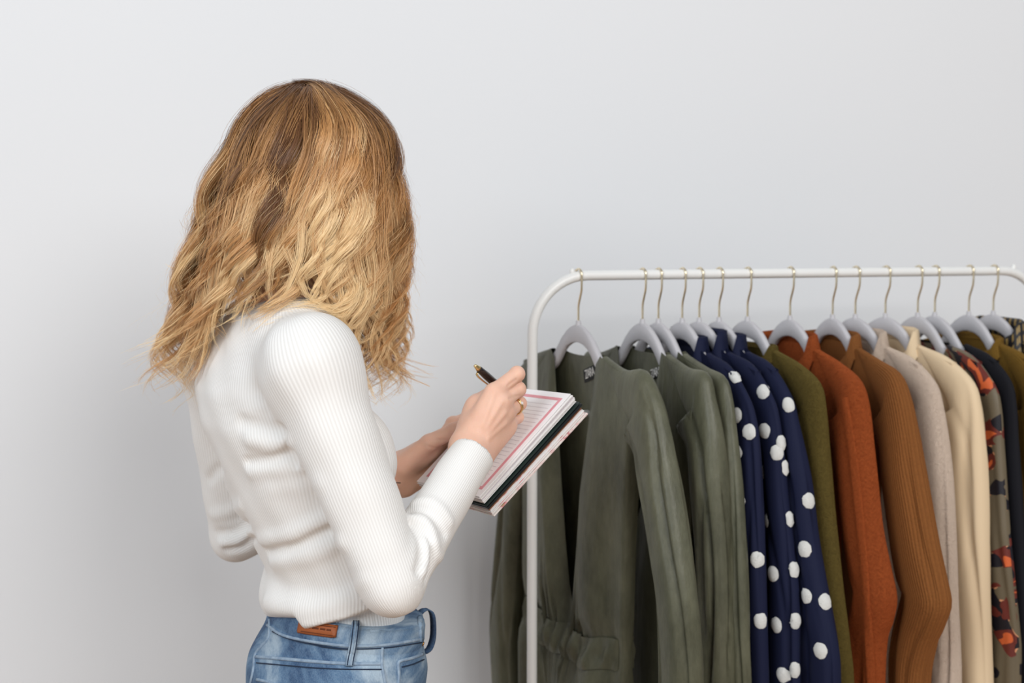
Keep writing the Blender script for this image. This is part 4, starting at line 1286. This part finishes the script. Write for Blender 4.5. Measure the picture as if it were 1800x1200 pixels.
NPT = 34
def end_y(phi, g):
    c, s = math.cos(phi), math.sin(phi)
    if s > -0.15:
        y = np.interp(c, [-1, -.88, -.74, -.6, -.3, 0.1, .35, .6, .8, 1], [672, 660, 630, 560, 540, 548, 575, 640, 690, 690])
    else:
        y = np.interp(c, [-1, -.5, 0, .5, 1], [672, 640, 600, 640, 690])
    return y + g.normal(0, 16)
strands_p = []; strands_c = []; strands_r = []
def lock_path(phi, rho, y1, w, g, t_skip=0.0):
    """w: wave length, phase, amplitude, end curl"""
    t = np.linspace(t_skip, 1, NPT)
    yy = 152.5 + (y1 - 152.5) * np.interp(t, [0, .04, .12, .25, 1], [0, .006, .045, .15, 1])
    ph = phi + 0.0 * t
    rh = rho * (0.95 + 0.05 * np.clip(t * 4, 0, 1))
    x, d = env_pos(yy, ph, rh)
    L_ = (yy - 153) / 1290
    A = w[2] * np.interp(L_, [0, .05, .11, .20, .30, .42], [0, .003, .0085, .012, .014, .016])
    A = A * (1.12 + .7 * np.clip((t - .72) / .28, 0, 1))
    x = x + 1290 * A * np.sin(2 * math.pi * L_ / w[0] + w[1])
    d = d + A * 0.9 * np.sin(2 * math.pi * L_ / w[0] + w[1] + 1.4)
    e = np.clip((t - .84) / .16, 0, 1) ** 1.5
    x = x + e * w[3]; yy = yy - np.clip((t - .93) / .07, 0, 1) ** 2 * abs(w[3]) * .35
    q = to3(x, yy, d)
    if t_skip == 0:                       # the root lies just beyond the crown so no gap opens there
        xb, db = env_pos(np.array([158.0]), phi + math.pi, .8); q[0] = to3(xb, np.array([156.0]), db)[0]
    return q
ROOT = np.array(lin((112, 74, 44))); MIDC = np.array(lin((210, 156, 98))); TIP = np.array(lin((252, 222, 172)))
def emit(path, n, spread, g, tone, rad=.00024, tipc=1.0, yref=None):
    k = len(path); t = np.linspace(0, 1, k)
    T = np.gradient(path, axis=0); T /= np.linalg.norm(T, axis=1)[:, None]
    a = np.cross(T, FWD); a /= np.linalg.norm(a, axis=1)[:, None] + 1e-9; b = np.cross(T, a)
    prof = np.interp(t, [0, .15, .5, .8, 1], [.85, 1.0, 0.8, .55, .16])
    for _ in range(n):
        o1, o2 = g.normal(0, 1, 2)
        fz = g.normal(0, .0006, 2); w = g.uniform(.03, .07); p0 = g.uniform(0, 6.28)
        tt = np.linspace(0, g.uniform(.82, 1.0), k)
        ln = t * np.linalg.norm(path[-1] - path[0])
        base = np.stack([np.interp(tt, t, path[:, c]) for c in range(3)], 1)
        off = spread * prof[:, None] * (o1 * a * 1.25 + o2 * b * .75) + (fz[0] * np.sin(ln / w * 6.28 + p0) * t)[:, None] * a + (fz[1] * np.cos(ln / w * 6.28 + p0) * t)[:, None] * b
        strands_p.append(base + off)
        tn = tone + g.normal(0, .09)
        m = np.clip(np.interp(t, [0, .2, .45, .75, 1], [.0, .22, .88, 1.6, 1.95]) + tn, 0, 2)[:, None]
        c = np.where(m < 1, ROOT * (1 - m) + MIDC * m, MIDC * (2 - m) + TIP * (m - 1))
        strands_c.append(c); strands_r.append(rad * g.uniform(.75, 1.25))
g = np.random.default_rng(33)
NG = 74
for i in range(NG):
    near = i < 52
    phi = (-0.25 + (i + g.uniform(-.6, .6)) / 51 * (math.pi + .6)) if near else math.pi + (i - 52 + g.uniform(-.5, .5)) / 21 * math.pi
    rho = g.choice([.76, .85, .93, .98, 1.01, 1.035]); y1 = end_y(phi, g) - (g.uniform(0, 90) if i % 6 == 0 else 0)
    wave = [g.uniform(.080, .125), g.uniform(0, 6.28), g.uniform(.75, 1.25), g.normal(4, 34)]
    tone = g.normal(0, .50) + (rho - .95) * 3.2 - .12
    for k in range(7):
        gi = np.random.default_rng(1000 + i * 10 + k)
        wv = [wave[0] * gi.normal(1, .04), wave[1] + gi.normal(0, .28), wave[2] * gi.uniform(.8, 1.2), wave[3] + gi.normal(0, 9)]
        p = lock_path(phi + gi.normal(0, .050), rho + gi.normal(0, .018), y1 + gi.normal(0, 15), wv, gi, 0.0 if k < 5 else gi.uniform(.02, .12))
        emit(p, 38 if near else 18, gi.uniform(.0026, .0046), gi, tone + gi.normal(0, .16))
# locks drawn where the photograph shows them: frame positions over the near side of the hair
hand_locks = [  # path, strands, spread, tone, how far in front of the hair's middle (m)
    ([(545, 160), (520, 230), (470, 330), (430, 430), (410, 500), (398, 548)], 44, .006, .35, .100),
    ([(560, 160), (575, 250), (540, 360), (500, 430), (455, 490), (415, 540), (408, 572)], 60, .0065, .45, .120),
    ([(550, 160), (548, 260), (520, 340), (505, 420), (520, 470), (545, 530), (556, 548)], 46, .0055, .15, .122),
    ([(560, 158), (600, 230), (590, 330), (610, 400), (590, 470), (600, 540), (560, 566), (530, 548)], 60, .006, .35, .118),
    ([(570, 160), (640, 230), (650, 320), (640, 400), (655, 480), (640, 560), (600, 582), (552, 560)], 70, .0065, .40, .112),
    ([(570, 160), (660, 230), (675, 330), (665, 420), (680, 500), (670, 570), (635, 605), (600, 590)], 60, .006, .35, .100),
    ([(570, 160), (672, 235), (690, 330), (696, 420), (690, 490), (714, 560), (712, 590), (690, 625)], 36, .004, .25, .070),
    ([(565, 158), (650, 250), (668, 380), (660, 500), (625, 590), (632, 640), (655, 690), (662, 716)], 56, .0055, .30, .105),
    ([(565, 158), (655, 260), (685, 400), (676, 520), (650, 600), (668, 660), (672, 700), (645, 722)], 40, .0045, .45, .095),
    ([(565, 158), (660, 260), (690, 400), (684, 520), (664, 620), (690, 670), (697, 700), (690, 728)], 6, .002, .6, .085),
    ([(530, 158), (450, 230), (400, 330), (372, 420), (352, 520), (330, 600), (300, 650), (262, 634)], 46, .006, .1, .060),
    ([(530, 158), (445, 240), (392, 350), (368, 440), (350, 540), (318, 620), (285, 645), (258, 632)], 40, .005, .2, .045),
    ([(530, 158), (450, 240), (405, 350), (385, 440), (368, 540), (340, 620), (322, 660), (295, 672)], 60, .006, .0, .060),
    ([(530, 158), (450, 240), (410, 350), (392, 440), (376, 530), (362, 600), (350, 650), (330, 672)], 54, .0055, .25, .070),
    ([(525, 158), (440, 250), (380, 350), (352, 430), (330, 468), (305, 474), (288, 462)], 12, .002, .4, .030),
    ([(540, 158), (480, 250), (450, 350), (440, 440), (410, 480), (380, 540), (372, 590), (388, 620)], 40, .0045, .4, .095),
    ([(545, 158), (500, 250), (480, 360), (470, 450), (440, 520), (425, 560), (428, 590)], 36, .0045, .5, .115),
    ([(555, 158), (560, 260), (560, 360), (555, 440), (570, 500), (590, 530), (640, 560)], 44, .005, -.1, .116),
    ([(560, 158), (600, 250), (620, 350), (600, 440), (620, 510), (665, 560), (682, 610), (660, 640)], 50, .0055, .2, .105),
    ([(560, 158), (620, 240), (640, 340), (625, 430), (645, 510), (690, 570), (688, 620), (650, 650)], 44, .005, .35, .098),
    ([(530, 156), (470, 200), (440, 290), (446, 360), (425, 430), (400, 470), (392, 520)], 44, .006, .1, .085),
    ([(530, 156), (455, 215), (415, 300), (420, 370), (390, 440), (372, 500), (352, 560)], 44, .006, .15, .065),
    ([(548, 156), (510, 190), (490, 280), (505, 350), (480, 420), (470, 500), (480, 545)], 50, .006, .05, .112),
    ([(552, 156), (590, 180), (585, 250), (560, 320), (535, 380), (530, 450), (500, 520), (470, 540)], 50, .0055, .45, .120),
    ([(535, 158), (470, 250), (430, 360), (405, 450), (385, 520), (375, 590)], 60, .005, .45, .1),
    ([(535, 158), (480, 260), (445, 370), (420, 460), (398, 520), (388, 575)], 50, .0045, .5, .1),
    ([(556, 156), (630, 195), (662, 250), (672, 330), (690, 400), (680, 470), (690, 540)], 46, .006, .15, .085),
]
for j, (pp, n, spd, tone, fd) in enumerate(hand_locks):
    gi = np.random.default_rng(5000 + j)
    q = spline(np.array(pp, float), NPT)
    i = np.clip((q[:, 1] - 153) / (740 - 153) * 499, 0, 499)
    xl, xr, hd, dc = (np.interp(i, np.arange(500), ET[:, k]) for k in (1, 2, 3, 4))
    cs = np.clip((q[:, 0] - (xl + xr) / 2) / ((xr - xl) / 2), -.98, .98)
    d = dc - hd * np.sqrt(1 - cs ** 2) * np.interp(np.linspace(0, 1, NPT), [0, .2, 1], [.95, 1.02, 1.03]) + .004 * np.sin(np.linspace(0, 9, NPT) + j)
    emit(to3(q[:, 0], q[:, 1], d), int(n * 1.25), spd, gi, tone - .1)
# flyaway hairs
for j in range(260):
    gi = np.random.default_rng(9000 + j)
    phi = gi.uniform(-.5, math.pi + .5)
    emit(lock_path(phi, 1.01 + abs(gi.normal(0, .03)), end_y(phi, gi) - gi.uniform(0, 160), [gi.uniform(.08, .14), gi.uniform(0, 6.28), gi.uniform(1, 1.8), gi.normal(0, 25)], gi), 1, .003, gi, .2, .00012)
HP = np.array(strands_p); HCc = np.array(strands_c); HR = np.array(strands_r)
# keep the hair on the outside of sweater and skull
flat = HP.reshape(-1, 3)
def keep_out(flat, f, gap):
    d = evalf(f, flat); m = np.where(d < gap)[0]
    for _ in range(3):
        if not len(m): break
        p = flat[m]; e = .003
        G = np.stack([evalf(f, p + np.eye(3)[k] * e) - evalf(f, p - np.eye(3)[k] * e) for k in range(3)], 1) / (2 * e)
        G /= np.linalg.norm(G, axis=1)[:, None] + 1e-6
        dd = evalf(f, p)
        flat[m] = p + G * np.clip(gap - dd, 0, .03)[:, None]
        d2 = evalf(f, flat[m]); m = m[d2 < gap * .5]
    return flat
gap = .004 + .010 * rng.random(len(flat)) ** 2
def sw_only(p): return sweater0(p)
d = evalf(sw_only, flat); mm = d < gap
sub = flat[mm]; gp = gap[mm]
for _ in range(3):
    e = .003
    G = np.stack([evalf(sw_only, sub + np.eye(3)[k] * e) - evalf(sw_only, sub - np.eye(3)[k] * e) for k in range(3)], 1) / (2 * e)
    G /= np.linalg.norm(G, axis=1)[:, None] + 1e-6
    sub = sub + G * np.clip(gp - evalf(sw_only, sub), 0, .03)[:, None]
flat[mm] = sub
HP = flat.reshape(HP.shape)
HP[:, 1:-1] = 0.25 * HP[:, :-2] + 0.5 * HP[:, 1:-1] + 0.25 * HP[:, 2:]
S_, K_ = HP.shape[:2]
T = np.gradient(HP, axis=1); T /= np.linalg.norm(T, axis=2, keepdims=True) + 1e-9
out = HP - (HD - up * .05); out[:, :, 2] *= .35
out /= np.linalg.norm(out, axis=2, keepdims=True) + 1e-9
out = out + rng.normal(0, .35, (S_, 1, 3))
a = np.cross(T, out); a /= np.linalg.norm(a, axis=2, keepdims=True) + 1e-9
taper = np.interp(np.linspace(0, 1, K_), [0, .1, .7, 1], [.8, 1, .9, .3])[None, :, None] * HR[:, None, None]
V = np.stack([HP - taper * a, HP + taper * a], 2).reshape(-1, 3)
cc = np.repeat(HCc[:, :, None], 2, 2).reshape(-1, 3)
si, ki = np.meshgrid(np.arange(S_), np.arange(K_ - 1), indexing='ij')
b0 = (si * K_ + ki) * 2
Q = np.stack([b0, b0 + 1, b0 + 3, b0 + 2], -1).reshape(-1, 4)
print('hair strands', S_, 'tris', len(Q) * 2)
hair = mk('hair', V, Q, hair_m.m, person, color=cc)
hair['label'] = 'wavy shoulder-length blonde hair with darker roots'
hair['kind'] = 'stuff'

# ------------------------------------------------------------------ notebook
NBR = P(843, 873, 1.715); NTR = P(1003, 692, 1.800); NBL = P(735, 843, 1.852)
Lv = NTR - NBR; Wv = NBL - NBR
Wv = Wv - norm(Lv) * (Wv @ norm(Lv)) * 0.6
nN = norm(np.cross(Wv, Lv)); nN = nN if nN[2] > 0 else -nN
paper = Mat('paper', (244, 242, 240), 0.8)
paper.color(paper.mix(paper.noise(300, 3), (236, 232, 230), (248, 246, 245)))
lined = Mat('ruled_page', (246, 243, 244), 0.75)
pink = Mat('pink_print', (226, 150, 158), 0.75); pink.color(pink.mix(pink.noise(60, 4), (218, 138, 148), (236, 172, 178)))
rule_m = Mat('grey_rule', (216, 208, 214), 0.8); blk = Mat('black_cover', (26, 30, 32), 0.4); grn = Mat('dark_green_divider', (20, 38, 34), 0.5)
brn = Mat('brown_divider', (120, 78, 52), 0.6); disc_m = Mat('black_disc', (30, 32, 36), 0.35); floral = Mat('floral_cover', (236, 214, 208), 0.5)
floral.color(floral.ramp(floral.noise(70, 3), [(0.40, (240, 234, 228)), (0.55, (238, 214, 210)), (0.64, (216, 130, 136)), (0.7, (190, 170, 130))]))
nb_e = empty('notebook', NBR + Lv * .5 + Wv * .5 - nN * .022, 'open disc-bound planner with pink-bordered ruled page held in the hands', 'notebook')
Ln, Wn = np.linalg.norm(Lv), np.linalg.norm(Wv); lx, wx = Lv / Ln, norm(Wv)
def sheet(name, m, l0, l1, w0, w1, z0, z1, parent=nb_e, bow=0.0):
    """a sheet or bundle of sheets; z measured down from the page surface; bow lets the free edge droop"""
    v = []; f = []; n = 6; mM = 5
    for zz in (z0, z1):
        for i in range(n):
            for j in range(mM):
                fl = i / (n - 1); fw = j / (mM - 1)
                l = l0 + (l1 - l0) * fl; w = w0 + (w1 - w0) * fw
                v.append(NBR + lx * l * Ln + wx * w * Wn - nN * (zz + bow * (1 - w) ** 2 * (0.4 + .6 * fl)))
    k = n * mM
    for i in range(n - 1):
        for j in range(mM - 1):
            a = i * mM + j
            f.append((a, a + 1, a + mM + 1, a + mM)); f.append((k + a, k + a + mM, k + a + mM + 1, k + a + 1))
    edge = [j for j in range(mM)] + [i * mM + mM - 1 for i in range(1, n)] + [(n - 1) * mM + j for j in range(mM - 2, -1, -1)] + [i * mM for i in range(n - 2, 0, -1)]
    for q in range(len(edge)):
        a, b = edge[q], edge[(q + 1) % len(edge)]
        f.append((a, k + a, k + b, b))
    return mk(name, v, f, m, parent, smooth=False)
page = sheet('top_page', lined.m, 0, 1, 0, 1, 0, .0006)
sheet('page_border', pink.m, .06, .085, .05, .93, -.0003, -.0001, page); sheet('page_border', pink.m, .925, .95, .05, .93, -.0003, -.0001, page)
sheet('page_border', pink.m, .085, .925, .05, .085, -.0003, -.0001, page); sheet('page_border', pink.m, .085, .925, .83, .93, -.0003, -.0001, page)
for i in range(22):
    l = .12 + i * .036
    sheet('ruled_line', rule_m.m, l, l + .0022, .12, .79, -.0003, -.0001, page)
gg = np.random.default_rng(4); z = .0008
for i in range(11):                                                   # upper bundle of pages, edges not quite flush
    s = gg.uniform(-.02, .012, 2); th_ = gg.uniform(.0004, .0009)
    sheet('page', paper.m if i != 4 else rule_m.m, s[0] * .5, 1 + s[1] * .5, s[0] + .0, .99, z, z + th_, bow=.0004 * i); z += th_ + .0002
sheet('divider', grn.m, -.012, 1.01, -.03, .99, z + .001, z + .0026, bow=.005); z += .003
sheet('divider', blk.m, -.015, 1.012, -.035, .99, z + .0005, z + .0035, bow=.0055); z += .0045
sheet('divider', brn.m, -.005, 1.0, -.015, .99, z + .001, z + .0026, bow=.007); z += .0035
for i in range(7):
    s = gg.uniform(-.03, .012, 2); th_ = gg.uniform(.0004, .0009)
    sheet('page', paper.m if i % 3 else floral.m, s[0] * .5, 1 + s[1] * .7, s[0] - .01, .99, z, z + th_, bow=.006 + .0004 * i); z += th_ + .0003
sheet('back_cover', floral.m, -.01, 1.01, -.03, .99, z, z + .0016, bow=.009)
zc = (z + .002) / 2
for i in range(9):                                                     # binding discs along the spine
    c = NBR + lx * Ln * (.04 + i * .115) + wx * Wn * 1.0 - nN * zc
    MB().tube([c - lx * .0018, c - lx * .0014, c + lx * .0014, c + lx * .0018], [.0115, .0128, .0128, .0115], 22).build('binding_disc', disc_m.m, nb_e)

# ------------------------------------------------------------------ pen
pen0 = P(834.5, 642, 1.735)
ptip_t = NBR + lx * Ln * .80 + wx * Wn * .42 + nN * .0012
pd = norm(ptip_t - pen0); 
pen = empty('pen', ptip_t, 'black ballpoint pen with gold clip and tip in the writing hand', 'pen')
PLn = np.linalg.norm(ptip_t - pen0)
penb = Mat('black_lacquer', (24, 18, 18), 0.25, coat=0.5)
MB().tube([pen0 + pd * t for t in (.010, .0115, .03, .07, PLn - .03, PLn - .018)], [.0040, .0046, .0056, .0058, .0050, .0040], 18).build('barrel', penb.m, pen)
MB().tube([pen0 + pd * t for t in (0, .0012, .004, .0045, .0075, .0105)], [.0012, .0024, .0026, .0030, .0036, .0042], 16).build('push_button', ringm.m, pen)
MB().tube([pen0 + pd * t for t in (PLn - .018, PLn - .006, PLn - .001, PLn)], [.0040, .0022, .0008, .0004], 14).build('tip', ringm.m, pen)
cside = P(828, 660, 1.730) - (pen0 + pd * .012); cside = norm(cside - pd * (cside @ pd)); ct = np.cross(pd, cside)
cl = [pen0 + pd * .011 + cside * .0045, pen0 + pd * .012 + cside * .0085, pen0 + pd * .025 + cside * .0090, pen0 + pd * .042 + cside * .0080, pen0 + pd * .048 + cside * .0066]
cv = []; cf = []
for q in spline(np.array(cl), 14):
    for s1, s2 in ((-1, 0), (1, 0), (1, 1), (-1, 1)): cv.append(q + ct * .0017 * s1 + cside * .0010 * s2)
for i in range(13):
    for j in range(4): cf.append((i * 4 + j, i * 4 + (j + 1) % 4, (i + 1) * 4 + (j + 1) % 4, (i + 1) * 4 + j))
cf += [(3, 2, 1, 0), (52, 53, 54, 55)]
mk('clip', cv, cf, ringm.m, pen)
